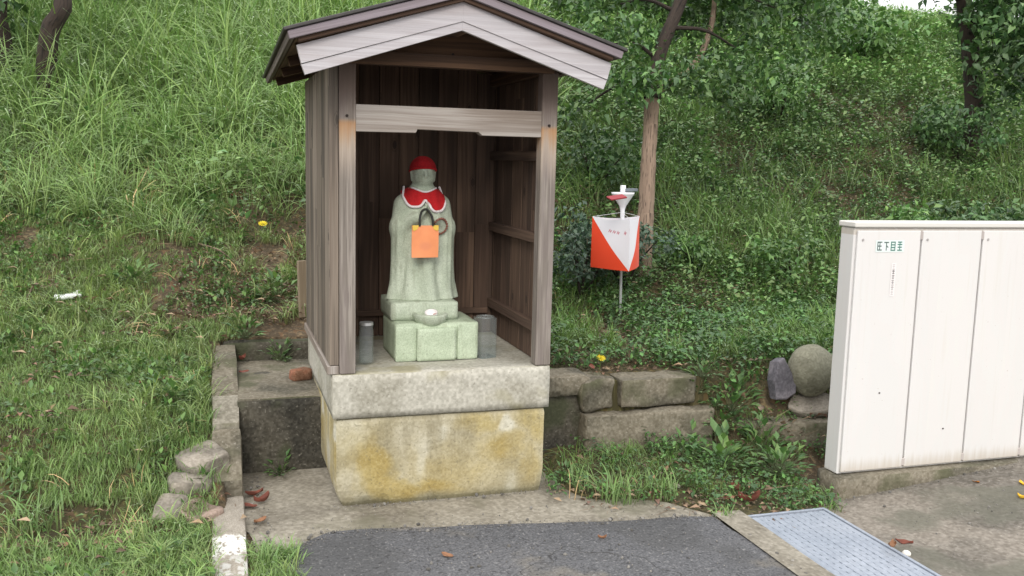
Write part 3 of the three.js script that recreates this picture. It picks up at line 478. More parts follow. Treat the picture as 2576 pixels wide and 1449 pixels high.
// ---------------------------------------------------------------- walls, kerb, stones
{
  const wl = thing('retaining_wall', 'low dark concrete retaining wall with broad ledge left of the shrine', 'wall');
  mesh('lower_wall', roughBox(0.44, 0.40, 0.86, { r: 0.012, n: 0.006, seg: 0.035, seed: 21, big: 0.012 }).translate(-0.155, 0.155, -1.005), M.concreteDamp, wl);
  mesh('ledge', roughBox(0.43, 0.02, 0.85, { r: 0.006, n: 0.004, seg: 0.03, seed: 22 }).translate(-0.155, 0.352, -1.005), M.concreteOld, wl);
  mesh('upper_wall', roughBox(0.9, 0.30, 0.13, { r: 0.02, n: 0.008, seg: 0.03, seed: 23, big: 0.01 }).translate(0.02, 0.318, -1.50), M.concreteDamp, wl);
}
{
  const paint = tex(256, 512, (u, v) => { // near kerb stone, white paint worn across its front part: u across 0.15 m, v along 0.8 m from the front
    const n = fbm(u * 6, v * 20, 131, 4), f = vn(u * 60, v * 220, 132), along = -0.62 + v * 0.8, w = (n - 0.5) * 0.09;
    let c = mix3([168, 160, 148], [140, 133, 122], n).map((q) => q + (f - 0.5) * 34);
    const band = sstep(-0.445, -0.42, along + w) * sstep(-0.25, -0.275, along + w) * sstep(0.28, 0.4, fbm(u * 14, v * 50, 134, 3)); c = mix3(c, [226, 224, 220], band * 0.95);
    return mix3(c, [206, 206, 204], sstep(0.5, 0.62, fbm(u * 7, v * 24, 133, 3)) * sstep(-0.40, -0.48, along) * 0.7);
  });
  const kb = thing('kerb', 'narrow concrete kerb running from the road uphill past the shrine', 'kerb');
  const seg = (w0, w1, y0, y1, mat, seed, uvs) => {
    const L = w1 - w0; const g = roughBox(0.128, 0.24, L - 0.006, { r: 0.012, n: 0.005, seg: 0.025, seed, big: 0.006 }); const p = g.attributes.position;
    for (let i = 0; i < p.count; i++) p.setY(i, p.getY(i) - 0.12 + lerp(y0, y1, (-p.getZ(i) + L / 2) / L)); g.translate(-0.425, 0, -(w0 + w1) / 2); g.computeVertexNormals();
    if (uvs) { const uv = g.attributes.uv, q = g.attributes.position; for (let i = 0; i < uv.count; i++) uv.setXY(i, (q.getX(i) + 0.5) / 0.15, (-q.getZ(i) - w0) / 0.8); }
    const m = mesh('kerb_stone', g, mat, kb); if (uvs) m.userData.label = 'kerb stone nearest the camera with worn white paint';
  };
  seg(-0.62, 0.17, 0.035, 0.045, std({ map: paint, bumpMap: concBump, bumpScale: 0.004 }), 31, true); seg(-1.4, -0.62, 0.02, 0.035, M.concrete, 30); seg(0.17, 0.46, 0.11, 0.265, M.concreteOld, 32); seg(0.46, 0.68, 0.285, 0.37, M.concrete, 33); seg(0.68, 1.45, 0.355, 0.46, M.concreteOld, 34);
}
{
  const wr = thing('retaining_wall', 'broken low concrete wall with weeds between the shrine and the white cabinet', 'wall');
  mesh('wall_section', roughBox(0.42, 0.46, 0.15, { r: 0.02, n: 0.008, seg: 0.03, seed: 41, big: 0.012 }).translate(1.13, 0.20, -0.545), M.concreteDamp, wr);
  mesh('wall_cap', roughBox(0.44, 0.10, 0.22, { r: 0.02, n: 0.008, seed: 47, big: 0.012 }).translate(1.13, 0.378, -0.54), M.concreteOld, wr);
  mesh('wall_section', roughBox(0.74, 0.40, 0.27, { r: 0.016, n: 0.016, seg: 0.022, seed: 42, big: 0.022, freq: 12 }).translate(1.665, 0.045, -0.485), M.concreteOld, wr);
  mesh('wall_section', roughBox(0.70, 0.40, 0.20, { r: 0.02, n: 0.010, seg: 0.03, seed: 43, big: 0.012 }).rotateY(-0.32).translate(2.50, -0.03, -0.34), M.concreteOld, wr);
  const cb = thing('concrete_block', 'loose pale concrete block lying on the low wall right of shrine', 'block', [1.725, 0.255, -0.50], 0.02); mesh('block', roughBox(0.43, 0.145, 0.17, { r: 0.007, n: 0.007, seed: 44, seg: 0.014, big: 0.008, bigf: 6, freq: 16 }).translate(0, 0.072, 0), M.concreteOld, cb);
  tag(mesh('concrete_lump', roughBox(0.19, 0.17, 0.2, { r: 0.03, n: 0.016, seed: 45, seg: 0.013, big: 0.045, bigf: 6 }), M.concreteOld, null, [1.39, 0.325, -0.51]), 'rounded broken concrete lump beside the loose block on wall', 'concrete lump');
}
const stTex = (seed, a, b) => tex(256, 256, (u, v) => { const n = fbm(u * 5, v * 5, seed, 5, 5), f = vn(u * 70, v * 70, seed + 1, 70); return mix3(a, b, sstep(0.3, 0.7, n)).map((q) => q + (f - 0.5) * 26); });
M.boulder = std({ map: rep(stTex(141, [136, 134, 116], [110, 108, 92]), 2, 2), bumpMap: stoneBump, bumpScale: 0.004 });
M.slate = std({ map: rep(stTex(144, [112, 108, 114], [86, 84, 90]), 2, 2), bumpMap: stoneBump, bumpScale: 0.004 });
M.paleRock = std({ map: rep(stTex(147, [150, 142, 130], [112, 106, 96]), 2, 2), bumpMap: stoneBump, bumpScale: 0.006 });
M.pinkRock = std({ map: rep(stTex(150, [160, 140, 128], [120, 104, 94]), 2, 2), bumpMap: stoneBump, bumpScale: 0.005 });
const slateGeo = () => { const g = new THREE.ExtrudeGeometry(new THREE.Shape([[-0.055, 0.11], [-0.02, 0.125], [0.075, -0.02], [0.06, -0.085], [0.0, -0.115], [-0.065, -0.11], [-0.08, 0.0]].map((q) => new THREE.Vector2(...q))), { depth: 0.05, bevelEnabled: true, bevelSize: 0.012, bevelThickness: 0.014, bevelSegments: 2 }), p = g.attributes.position; for (let i = 0; i < p.count; i++) { const x = p.getX(i), y = p.getY(i), z = p.getZ(i), k = (fbm3(x * 14, y * 14, z * 14) - 0.5) * 0.014; p.setXYZ(i, x + k, y + k, z + k * 1.5); } g.computeVertexNormals(); g.scale(0.88, 0.84, 0.9); return uvM(g); };
tag(mesh('boulder', rock(0.132, 0.142, 0.13, { seed: 3, n: 0.09, f: 1.4 }), M.boulder, null, [2.63, 0.405, -0.40]), 'large smooth round grey-green boulder beside the white cabinet', 'boulder');
tag(mesh('slate_stone', slateGeo(), M.slate, null, [2.445, 0.36, -0.42], [-0.15, 0.15, 0]), 'dark purple-grey pointed stone leaning left of the round boulder', 'stone');
tag(mesh('flat_stone', rock(0.20, 0.075, 0.13, { seed: 9, n: 0.14, facet: 6 }), M.paleRock, null, [2.68, 0.205, -0.40], [0, 0.2, -0.06]), 'flat rough stone slab under the round boulder by the cabinet', 'stone');
{
  const ks = [[508, 1165, 0.105, 0.07, 0.10, 'broad pale flat rock against the kerb left of the shrine', M.paleRock, 11], [430, 1300, 0.085, 0.075, 0.06, 'small bluish pale wedge-shaped rock in the grass left of kerb', M.paleRock, 12], [495, 1300, 0.085, 0.07, 0.085, 'low tan rock half sunk in earth beside the near kerb stone', M.pinkRock, 13], [480, 1228, 0.085, 0.06, 0.05, 'thin pale stone between the broad rock and the tan rock', M.paleRock, 14], [1868, 1006, 0.03, 0.02, 0.025, 'little pink stone among weeds left of the dark pointed stone', M.pinkRock, 15], [1700, 1225, 0.03, 0.02, 0.03, 'small pale pebble in the earth below the right low wall', M.paleRock, 16]];
  for (const [px, py, a, b, c, l, m, s] of ks) { const q = groundAt(px, py); if (s === 15) { q[0] = 2.33; q[1] = 0.21; q[2] = -0.42; } tag(mesh('stone', s < 15 ? roughBox(a * 1.8, b * 1.15, c * 1.8, { r: b * 0.25, n: 0.008, seg: 0.012, seed: s, big: b * 0.55, bigf: 7, freq: 18 }) : rock(a, b, c, { seed: s, n: 0.3, f: 1.3, facet: 12 }), m, null, [q[0], q[1] + b * 0.08, q[2]], [0.12, s * 0.9, -0.1]), l, 'stone'); }
  tag(mesh('brick_fragment', roughBox(0.10, 0.055, 0.07, { r: 0.012, n: 0.008, seg: 0.012, seed: 51, big: 0.01, bigf: 9 }), std({ map: rep(stTex(153, [150, 96, 72], [112, 80, 60]), 3, 3) }), null, [-0.055, 0.388, -0.93], [0, 0.3, 0]), 'broken reddish brick piece on the wall ledge left of shrine', 'brick');
  tag(mesh('wooden_stake', box(-0.026, 0.026, 0, 0.34, -0.012, 0.012), std({ map: rep(woodTex(66, [150, 136, 116], [128, 114, 94], [98, 84, 68]), 2, 0.5) }), null, [0.03, 0.55, -1.72], [0.05, 0.2, 0.03]), 'short pale wooden stake standing behind the left wall of shrine', 'stake');
}

// ---------------------------------------------------------------- white utility cabinet
{
  const X0 = 2.342, X1 = 3.82, Y0 = 0.0575, Y1 = 1.232, ZF = 0.253, ZB = 0.025, cab = thing('utility_cabinet', 'tall white metal utility cabinet with three-plus doors on concrete plinth', 'cabinet', [X0, 0, ZF]);
  cab.userData.label = 'white metal utility cabinet with narrow doors on a concrete plinth';
  const pm = (seed) => tex(512, 1024, (u, v) => { const n = fbm(u * 3, v * 3, seed, 4), s = vn(u * 70, v * 140, seed + 1), d = fbm(u * 30, v * 4, seed + 3, 3); let c = mix3([215, 213, 210], [210, 209, 208], n); c = mix3(c, [186, 178, 166], sstep(0.07, 0.0, v + (d - 0.5) * 0.05) * 0.8); c = mix3(c, [196, 190, 180], sstep(0.60, 0.85, d) * 0.16); if (s > 0.985) c = mix3(c, [150, 130, 118], 0.6); return c; });
  const pmap = [pm(161), pm(164)];
  const paint = pmap.map((t) => new THREE.MeshPhysicalMaterial({ map: rep(t, 1 / 0.4, 1 / 1.2), roughness: 0.42, clearcoat: 0.15, clearcoatRoughness: 0.4 }));
  const W = X1 - X0, D = ZB + 0.08;
  mesh('body', box(0, W, Y0, Y1, -D, -0.008, { r: 0.006 }), paint[1], cab);
  const seams = [0.0, 0.369, 0.726, 1.083, 1.44];
  const dm = std({ color: 0x55504e, roughness: 0.5, metalness: 0.4 });
  for (let i = 0; i < 4; i++) {
    const a = seams[i] + (i ? 0.005 : 0.012), b = seams[i + 1] - 0.005, d = mesh('door', box(a, b, Y0 + 0.012, Y1 - 0.012, -0.007, 0.006, { r: 0.004, off: [i * 0.37, -Y0] }), paint[i % 2], cab);
    mesh('hinge', box(b - 0.004, b + 0.012, Y1 - 0.055, Y1 - 0.016, -0.0065, 0.008, { r: 0.002 }), std({ color: 0xaaa29e, roughness: 0.5 }), d); mesh('hinge', box(b - 0.004, b + 0.012, Y0 + 0.02, Y0 + 0.055, -0.0065, 0.008, { r: 0.002 }), std({ color: 0xb5ada8, roughness: 0.5 }), d);
    mesh('screw', new THREE.CylinderGeometry(0.006, 0.006, 0.004, 12).rotateX(Math.PI / 2).translate(a + 0.028, Y1 - 0.055, 0.007), std({ color: 0xb4b0ae, roughness: 0.4, metalness: 0.5 }), d);
    mesh('screw', new THREE.CylinderGeometry(0.004, 0.004, 0.004, 10).rotateX(Math.PI / 2).translate(a + 0.185 + i * 0.03, Y0 + 0.39 - i * 0.2, 0.007), dm, d);
  }
  mesh('lid', box(-0.007, W + 0.012, Y1 + 0.001, Y1 + 0.028, -D - 0.012, 0.008, { r: 0.007, grain: 0 }), new THREE.MeshPhysicalMaterial({ color: new THREE.Color(0.64, 0.625, 0.585), roughness: 0.5 }), cab);
  // printed plates: the characters are too coarse in the photograph to read, so only their strokes are kept
  const cv = document.createElement('canvas'); cv.width = 256; cv.height = 80; let c = cv.getContext('2d'); c.fillStyle = '#d5dfdc'; c.fillRect(0, 0, 256, 80);
  const stroke = (ctx, col, lw, list) => { ctx.strokeStyle = col; ctx.lineWidth = lw; for (const [x0, y0, x1, y1] of list) { ctx.beginPath(); ctx.moveTo(x0, y0); ctx.lineTo(x1, y1); ctx.stroke(); } };
  const glyph = [[[8, 8, 50, 8], [12, 8, 12, 60], [12, 34, 46, 34], [8, 60, 50, 60], [30, 8, 30, 60]], [[8, 10, 50, 10], [29, 10, 29, 64], [29, 30, 46, 44]], [[8, 8, 50, 8], [12, 8, 12, 62], [46, 8, 46, 62], [12, 26, 46, 26], [12, 44, 46, 44], [8, 62, 50, 62]], [[10, 8, 48, 8], [29, 4, 29, 62], [8, 24, 50, 24], [10, 42, 48, 42], [8, 62, 50, 62]]];
  glyph.forEach((g, i) => stroke(c, i > 1 ? '#3d6f66' : '#50605f', 8, g.map((q) => [q[0] + 6 + i * 60, q[1] + 6, q[2] + 6 + i * 60, q[3] + 6])));
  const t1 = new THREE.CanvasTexture(cv); t1.colorSpace = THREE.SRGBColorSpace;
  const plate = (name, w, h, x, y, t, lab) => { const m = mesh(name, new THREE.PlaneGeometry(w, h), std({ map: t, roughness: 0.4 }), cab, [x, y, 0.0075]); m.userData.label = lab; };
  plate('name_plate', 0.160, 0.056, 0.192, 1.148, t1, 'small plate with four dark green characters');
  const cw = document.createElement('canvas'); cw.width = 48; cw.height = 256; c = cw.getContext('2d'); c.fillStyle = '#e2dedd'; c.fillRect(0, 0, 48, 256);
  for (let i = 0; i < 6; i++) { const y = 8 + i * 41, g = ['#b9b5b5', '#4a4646', '#6a6666', '#7a7676', '#8f8b8b', '#b5b1b1'][i]; stroke(c, g, 5, [[10, y + 4, 38, y + 4], [24, y, 24, y + 32], [10, y + 17, 38, y + 17], [12, y + 31, 36, y + 31]]); }
  const t2 = new THREE.CanvasTexture(cw); t2.colorSpace = THREE.SRGBColorSpace; plate('vertical_label', 0.026, 0.155, 0.222, 0.990, t2, 'narrow vertical strip of faded small characters');
  const pl = roughBox(W + 0.05, 0.34, D + 0.07, { r: 0.012, n: 0.004, seg: 0.05, seed: 61 }).translate(W / 2, Y0 - 0.1715, -D / 2 + 0.012); mesh('plinth', pl, M.concreteOld, cab);
}
// ---------------------------------------------------------------- steel drain grating
{
  const gr = thing('drain_grating', 'galvanised steel drain grating set between road and concrete slab', 'grating', [1.93, 0, 0.47], 0.0);
  const sm = tex(256, 256, (u, v) => mix3([166, 173, 184], [148, 157, 170], fbm(u * 6, v * 6, 171, 4, 6)).map((q) => q + (vn(u * 90, v * 90, 172, 90) - 0.5) * 18));
  const steel = std({ map: sm, roughness: 0.5, metalness: 0.25 }), dark = std({ color: 0x2a2b2a, roughness: 1 });
  const y = (z) => lowGround(1.93, -z - 0.47), len = 1.9, n = 12, tilt = 0;
  const yb = -0.045, wv = 0.372 / n;
  for (let i = 0; i < n; i++) { const x = -0.186 + i * wv; mesh('bearing_bar', box(x + 0.0019, x + wv - 0.0019, yb + 0.012, yb + 0.03 + (i % 3 ? 0 : 0.0012), 0.0, len, { r: 0.003, grain: 2 }), steel, gr); }
  for (let k = 0; k < 46; k++) mesh('cross_bar', box(-0.184, 0.184, yb + 0.008, yb + 0.0285, 0.006 + k * 0.041, 0.030 + k * 0.041, { r: 0.001 }), steel, gr);
  for (const s of [-1, 1]) mesh('frame_bar', box(s < 0 ? -0.203 : 0.1885, s < 0 ? -0.1885 : 0.203, yb - 0.02, yb + 0.034, -0.012, len, { r: 0.002, grain: 2 }), steel, gr);
  mesh('frame_bar', box(-0.203, 0.203, yb - 0.02, yb + 0.033, -0.026, -0.013, { r: 0.002 }), steel, gr);
  mesh('channel_floor', new THREE.BoxGeometry(0.37, 0.004, len).translate(0, yb - 0.004, len / 2), dark, gr);
}

// ---------------------------------------------------------------- control flag on its stand
{
  const F = thing('control_marker', 'orange and white orienteering flag with white punch holder on steel stake', 'marker flag', [2.035, 0.415, -1.62], 0.02); F.rotation.z = 0.018; F.scale.setScalar(1.04);
  const metal = std({ color: new THREE.Color(0.42, 0.43, 0.43), roughness: 0.45, metalness: 0.5 }), white = std({ color: new THREE.Color(0.78, 0.79, 0.82), roughness: 0.4 });
  mesh('stake', bar([0, -0.1, 0], [0, 0.90, 0], 0.0085, 0.0085, 12), metal, F);
  mesh('punch_holder', new THREE.LatheGeometry([[0.012, 0.70], [0.014, 0.76], [0.022, 0.785], [0.068, 0.855], [0.072, 0.866], [0.0, 0.868]].map((q) => new THREE.Vector2(...q)), 24), white, F);
  mesh('red_plate', box(-0.115, -0.008, 0.872, 0.882, -0.03, 0.03, { r: 0.003 }), std({ color: new THREE.Color(0.30, 0.035, 0.045), roughness: 0.5 }), F, [0, 0.012, 0.0], [0.25, 0.1, 0.10]);
  mesh('grey_plate', box(0.008, 0.09, 0.872, 0.890, -0.028, 0.028, { r: 0.003 }), std({ color: new THREE.Color(0.13, 0.15, 0.17), roughness: 0.4 }), F, [0, 0, 0], [0, 0.1, 0]);
  mesh('clamp', box(-0.014, 0.014, 0.87, 0.91, -0.012, 0.012, { r: 0.003 }), white, F);
  const tx = (flip, print) => {
    const cv = document.createElement('canvas'); cv.width = cv.height = 256; const c = cv.getContext('2d'); c.fillStyle = '#e8441a'; c.fillRect(0, 0, 256, 256); c.fillStyle = '#e9e9f0'; c.beginPath();
    if (flip) { c.moveTo(0, 0); c.lineTo(256, 0); c.lineTo(0, 256); } else { c.moveTo(0, 0); c.lineTo(256, 0); c.lineTo(256, 256); } c.closePath(); c.fill();
    if (print) { c.strokeStyle = '#c98a94'; c.lineWidth = 5; for (const [x, y, w] of [[118, 52, 22], [146, 56, 22], [174, 60, 18], [222, 62, 14]]) { c.beginPath(); c.moveTo(x, y + 12); c.lineTo(x + w * 0.4, y); c.lineTo(x + w * 0.6, y + 12); c.lineTo(x + w, y + 2); c.stroke(); } }
    const t = new THREE.CanvasTexture(cv); t.colorSpace = THREE.SRGBColorSpace; return t;
  };
  // plan of the three sides, seen from above, in site axes
  const R = [0.9529, 0.3032], B = [0.3032, -0.9529];           // camera right and camera back-to-front as (x, z)
  const P = (r, b) => [R[0] * r + B[0] * b, R[1] * r + B[1] * b];
  const n = P(0.022, -0.165), l = P(0.022 - 0.67 * 0.3, -0.165 + 0.74 * 0.3), r = P(0.022 + 0.34 * 0.3, -0.165 + 0.94 * 0.3);
  const panel = (a, b, flip, print) => {
    const g = new THREE.PlaneGeometry(1, 1, 14, 14), p = g.attributes.position, nx = -(b[1] - a[1]), nz = b[0] - a[0];
    for (let i = 0; i < p.count; i++) { const s = p.getX(i) + 0.5, t = p.getY(i) + 0.5, bow = 0.05 * Math.sin(s * Math.PI) * (0.4 + 0.6 * (1 - t)) * (0.6 + 0.4 * Math.sin(t * 5)), sag = 0.012 * Math.sin(s * Math.PI) * t, flare = 1 + 0.03 * (1 - t); p.setXYZ(i, (a[0] + (b[0] - a[0]) * s) * flare + nx * bow, 0.40 + 0.315 * t - sag, (a[1] + (b[1] - a[1]) * s) * flare + nz * bow); }
    g.computeVertexNormals(); mesh('flag_panel', g, new THREE.MeshPhysicalMaterial({ map: tx(flip, print), roughness: 0.8, transmission: 0.15, thickness: 0 }), F);
  };
  panel(l, n, false, true); panel(n, r, true, false); panel(r, l, false, false);
  for (const q of [l, n, r]) mesh('hanging_cord', bar([q[0] * 0.98, 0.714, q[1] * 0.98], [0, 0.745, 0], 0.0012, 0.0012, 5), white, F);
}
// ---------------------------------------------------------------- plants
const leafMat = (r = 0.85, t = 0.3) => new THREE.MeshPhysicalMaterial({ color: new THREE.Color(1.42, 1.36, 1.36), vertexColors: true, roughness: r, transmission: t, thickness: 0, side: THREE.DoubleSide });
M.blade = leafMat(0.65, 0.42); M.leaf = leafMat(0.55, 0.38); M.dry = leafMat(0.95, 0.1);
class Leaves {                            // collects small faces with their own colours
  constructor() { this.p = []; this.c = []; this.i = []; }
  blade(x, y, z, dx, dz, len, wid, arch, root, tip, segs = 4, up = 1) {
    const b = this.p.length / 3, L = Math.hypot(dx, dz) || 1, sx = -dz / L, sz = dx / L; let px = x, py = y, pz = z, a = arch * 0.15;
    for (let k = 0; k <= segs; k++) {
      const t = k / segs, w = wid * (k === segs ? 0.06 : (1 - 0.55 * t * t)) * 0.5, c = mix3(root, tip, Math.sqrt(t));
      this.p.push(px - sx * w, py, pz - sz * w, px + sx * w, py + wid * 0.12, pz + sz * w); this.c.push(...c, ...c);
      if (k) { const q = b + (k - 1) * 2; this.i.push(q, q + 1, q + 2, q + 1, q + 3, q + 2); }
      const st = len / segs; px += dx / L * Math.sin(a) * st; pz += dz / L * Math.sin(a) * st; py += Math.cos(a) * st * up; a += arch / segs;
    }
  }
  leaf(x, y, z, dir, nor, len, wid, c, fold = 0.25) {      // pointed oval, folded along its rib
    const b = this.p.length / 3, s = new THREE.Vector3().crossVectors(dir, nor).normalize(), P = (t, o, h) => { this.p.push(x + dir.x * len * t + s.x * wid * o + nor.x * h, y + dir.y * len * t + s.y * wid * o + nor.y * h, z + dir.z * len * t + s.z * wid * o + nor.z * h); };
    P(0, 0, 0); P(0.42, 0.5, fold * wid); P(0.42, -0.5, fold * wid); P(0.5, 0, 0); P(1, 0, -fold * wid * 0.6);
    for (let k = 0; k < 5; k++) this.c.push(...c); this.i.push(b, b + 3, b + 1, b, b + 2, b + 3, b + 1, b + 3, b + 4, b + 3, b + 2, b + 4);
  }
  stem(a, b, r, c) { const g = bar(a, b, r, r * 0.6, 5), q = this.p.length / 3, p = g.attributes.position; for (let k = 0; k < p.count; k++) { this.p.push(p.getX(k), p.getY(k), p.getZ(k)); this.c.push(...c); } for (const k of g.index.array) this.i.push(q + k); }
  geo() { const g = new THREE.BufferGeometry(); g.setAttribute('position', new THREE.Float32BufferAttribute(this.p, 3)); g.setAttribute('color', new THREE.Float32BufferAttribute(this.c, 3)); g.setIndex(this.i); g.computeVertexNormals(); return g; }
}
const rv = (R) => { const a = R() * 6.2832, y = R() * 2 - 1, q = Math.sqrt(1 - y * y); return new THREE.Vector3(q * Math.cos(a), y, q * Math.sin(a)); };
const jit = (R, c, k) => { const b = 1 + (R() - 0.5) * k; return [c[0] * b * (1 + (R() - 0.5) * k * 0.5), c[1] * b, c[2] * b * (1 + (R() - 0.5) * k * 0.6)]; };
function grassClump(seed, n, len, wid, spread, arch, root, tip, segs) {
  const R = rng(seed), L = new Leaves();
  for (let k = 0; k < n; k++) { const a = R() * 6.2832, r = spread * Math.sqrt(R()), d = R() * 6.2832, l = len * (0.45 + 0.55 * R()); L.blade(r * Math.cos(a), -0.01, r * Math.sin(a), Math.cos(d), Math.sin(d), l, wid * (0.7 + 0.6 * R()), arch * (0.4 + 0.9 * R()), jit(R, root, 0.3), jit(R, tip, 0.4), segs); }
  return L.geo();
}
function weedClump(seed, n, h, size, spread, cols, flat = 0.5) {
  const R = rng(seed), L = new Leaves();
  for (let k = 0; k < n; k++) {
    const a = R() * 6.2832, r = spread * Math.sqrt(R()), y = h * R(), d = rv(R); d.y = d.y * 0.5 + 0.1; d.normalize();
    const nn = rv(R).multiplyScalar(1 - flat); nn.y += flat + 0.3; nn.addScaledVector(d, -nn.dot(d)).normalize();
    const s = size * (0.6 + 0.7 * R()); L.leaf(r * Math.cos(a), y, r * Math.sin(a), d, nn, s, s * 0.55, jit(R, cols[Math.floor(R() * cols.length)], 0.5));
    if (k % 4 === 0) L.stem([r * Math.cos(a) * 0.4, -0.01, r * Math.sin(a) * 0.4], [r * Math.cos(a), y, r * Math.sin(a)], 0.0012, [0.08, 0.10, 0.04]);
  }
  return L.geo();
}
function litterClump(seed, n, spread) {
  const R = rng(seed), L = new Leaves(), cols = [[0.15, 0.105, 0.07], [0.21, 0.15, 0.10], [0.10, 0.07, 0.05], [0.26, 0.20, 0.13], [0.14, 0.085, 0.06]];
  for (let k = 0; k < n; k++) { const a = R() * 6.2832, r = spread * Math.sqrt(R()), d = rv(R); d.y *= 0.25; d.normalize(); const nn = rv(R).multiplyScalar(0.5); nn.y += 0.9; nn.addScaledVector(d, -nn.dot(d)).normalize(); const s = 0.022 + 0.03 * R(); L.leaf(r * Math.cos(a), 0.004 + 0.012 * R(), r * Math.sin(a), d, nn, s, s * (0.35 + 0.3 * R()), jit(R, cols[Math.floor(R() * cols.length)], 0.5), 0.35); }
  for (let k = 0; k < 3; k++) { const a = R() * 6.2832, r = spread * R(); L.stem([r * Math.cos(a), 0.006, r * Math.sin(a)], [r * Math.cos(a) + (R() - 0.5) * 0.16, 0.012, r * Math.sin(a) + (R() - 0.5) * 0.16], 0.0013, [0.17, 0.13, 0.09]); }
  return L.geo();
}
function hard(u, w) {                     // true where concrete, asphalt, stone or steel lies
  if (u > -0.50 && u < -0.355 && w < 1.47) return true;
  if (u >= -0.355 && u < 1.02 && w < 1.58) return !(u < -0.12 && w < -0.28 - (u + 0.355) * 0.9 && u < -0.22 + (w + 1) * 0.05);
  if (u >= 1.02 && w < 0.36) { if (w < lerp(-0.34, -0.44, clamp((u - 1.05) / 0.5))) return true; if (u > 2.28 && w < 0.12) return true; if (u > 1.62 && w < -0.42) return true; return false; }
  if (u >= 0.95 && u < 2.04 && w < 0.63) return true;
  if (u >= 2.3 && u < 2.85 && w < 0.45 && w > 0.24) return true;
  return u > 2.3 && w < 0.12;
}
const camX = camera.position.x, camZ = camera.position.z, NDC = new THREE.Vector3();
const inView = (x, y, z) => { NDC.set(x, y, z).project(camera); return Math.abs(NDC.x) < 1.18 && NDC.y < 1.25 && NDC.y > -1.3; };
const rightness = (u, w) => sstep(-0.25, 0.55, u - (0.318 * (w + 3.844) - 0.445));  // 0 on the open grass side, 1 under the trees
function scatter(name, label, category, geo, mat, N, seed, d0, d1, p, place, group) {
  const R = rng(seed), mats = [], cols = [], Q = new THREE.Object3D();
  for (let k = 0; k < N; k++) {
    const a = (-17.65 - 34 + 68 * R()) * -1, th = 0, q = R(), e = p + 1, d = Math.pow(lerp(Math.pow(d0, e), Math.pow(d1, e), q), 1 / e);
    const ang = (17.65 + (R() - 0.5) * 68) * D2R, u = camX + d * Math.sin(ang), w = -camZ + d * Math.cos(ang), keep = R(), s = R(), c1 = R(), c2 = R(), t1 = R(), t2 = R(), ro = R() * 6.2832;
    if (hard(u, w)) continue; const o = place(u, w, d); if (!o || keep > o.k) continue; const y = T(u, w); if (!inView(u, y + 0.1, -w)) continue;
    Q.position.set(u, y - 0.004, -w); const sl = (T(u, w + 0.1) - T(u, w - 0.1)) / 0.2; Q.rotation.set(-Math.atan(sl) * (o.lie ?? 0.5) + (t1 - 0.5) * (o.tilt ?? 0.3), 0, (t2 - 0.5) * (o.tilt ?? 0.3)); Q.rotateY(ro); const sc = o.s * (0.65 + 0.7 * s); Q.scale.set(sc, sc * (0.8 + 0.4 * c2), sc); Q.updateMatrix();
    mats.push(Q.matrix.clone()); const b = (0.75 + 0.5 * c1) * (o.b ?? 1); cols.push([b * lerp(1, 1.25, c2 * (o.y ?? 0.6)), b, b * 0.95]);
  }
  const m = new THREE.InstancedMesh(geo, mat, mats.length), C = new THREE.Color(); mats.forEach((q, k) => { m.setMatrixAt(k, q); m.setColorAt(k, C.setRGB(...cols[k])); });
  m.name = numbered(name); m.castShadow = m.receiveShadow = true; tag(m, label, category, group, 'stuff'); scene.add(m); return m;
}
const G1 = [0.105, 0.145, 0.05], G2 = [0.165, 0.29, 0.085], G3 = [0.15, 0.25, 0.055];
const patch = (u, w, f, s) => fbm3(u * f + s, w * f, s, 3);
// short lawn-like grass in the left foreground and, thinner, up the left slope
scatter('short_grass', 'short fresh green grass covering the left foreground beside the kerb', 'grass', grassClump(201, 16, 0.085, 0.0042, 0.05, 1.5, G1, G2, 3), M.blade, 44000, 1, 2.6, 8.2, 0.6, (u, w, d) => { const r = u < -0.35 || (u < 0.0 && w < 0.0); if (!r || w > 3.6) return null; const n = patch(u, w, 2.2, 3); return { k: (w < 0.5 ? sstep(0.30, 0.42, n) * 0.9 + 0.12 : (sstep(0.24, 0.44, n) * 0.8 + 0.28) * (1 - 0.75 * sstep(1.5, 2.0, w) * sstep(-1.25, -0.7, u) * sstep(0.35, 0.5, patch(u, w, 1.9, 61)))), s: w < 0.4 ? 0.92 : 0.8, tilt: 0.6, y: w < 0.5 ? 0.1 : 0.35 }; });
scatter('grass_tussocks', 'longer pale green grass tussocks dotted over the left slope', 'grass', grassClump(202, 18, 0.19, 0.0055, 0.05, 1.7, [0.10, 0.10, 0.045], G2, 4), M.blade, 10000, 2, 2.6, 9, 0.8, (u, w) => { if (u > -0.5 && w < 1.6) return u < -0.2 && w < -0.3 ? { k: 0.5, s: 0.5 } : null; if (u > 0.2) return null; const n = patch(u, w, 1.7, 8); return { k: sstep(0.45, 0.62, n) * 0.8 + 0.03, s: w < 0.6 ? 0.75 : 0.9, y: 0.6, tilt: 0.5 }; });
scatter('broad_leaf_weeds', 'small broad-leaved weeds growing among the grass of the left slope', 'weeds', weedClump(203, 12, 0.05, 0.040, 0.06, [[0.07, 0.17, 0.035], [0.09, 0.20, 0.045], [0.055, 0.13, 0.035]], 0.7), M.leaf, 9000, 3, 2.8, 8.5, 0.8, (u, w) => { if (u > -0.5 && w < 1.7) return null; if (u > 0.6 || w > 3.6) return null; const n = patch(u, w, 2.0, 15); return { k: sstep(0.45, 0.62, n) * (w > 1 ? 0.9 : 0.45) + 0.05, s: 0.9, y: 0.4 }; });
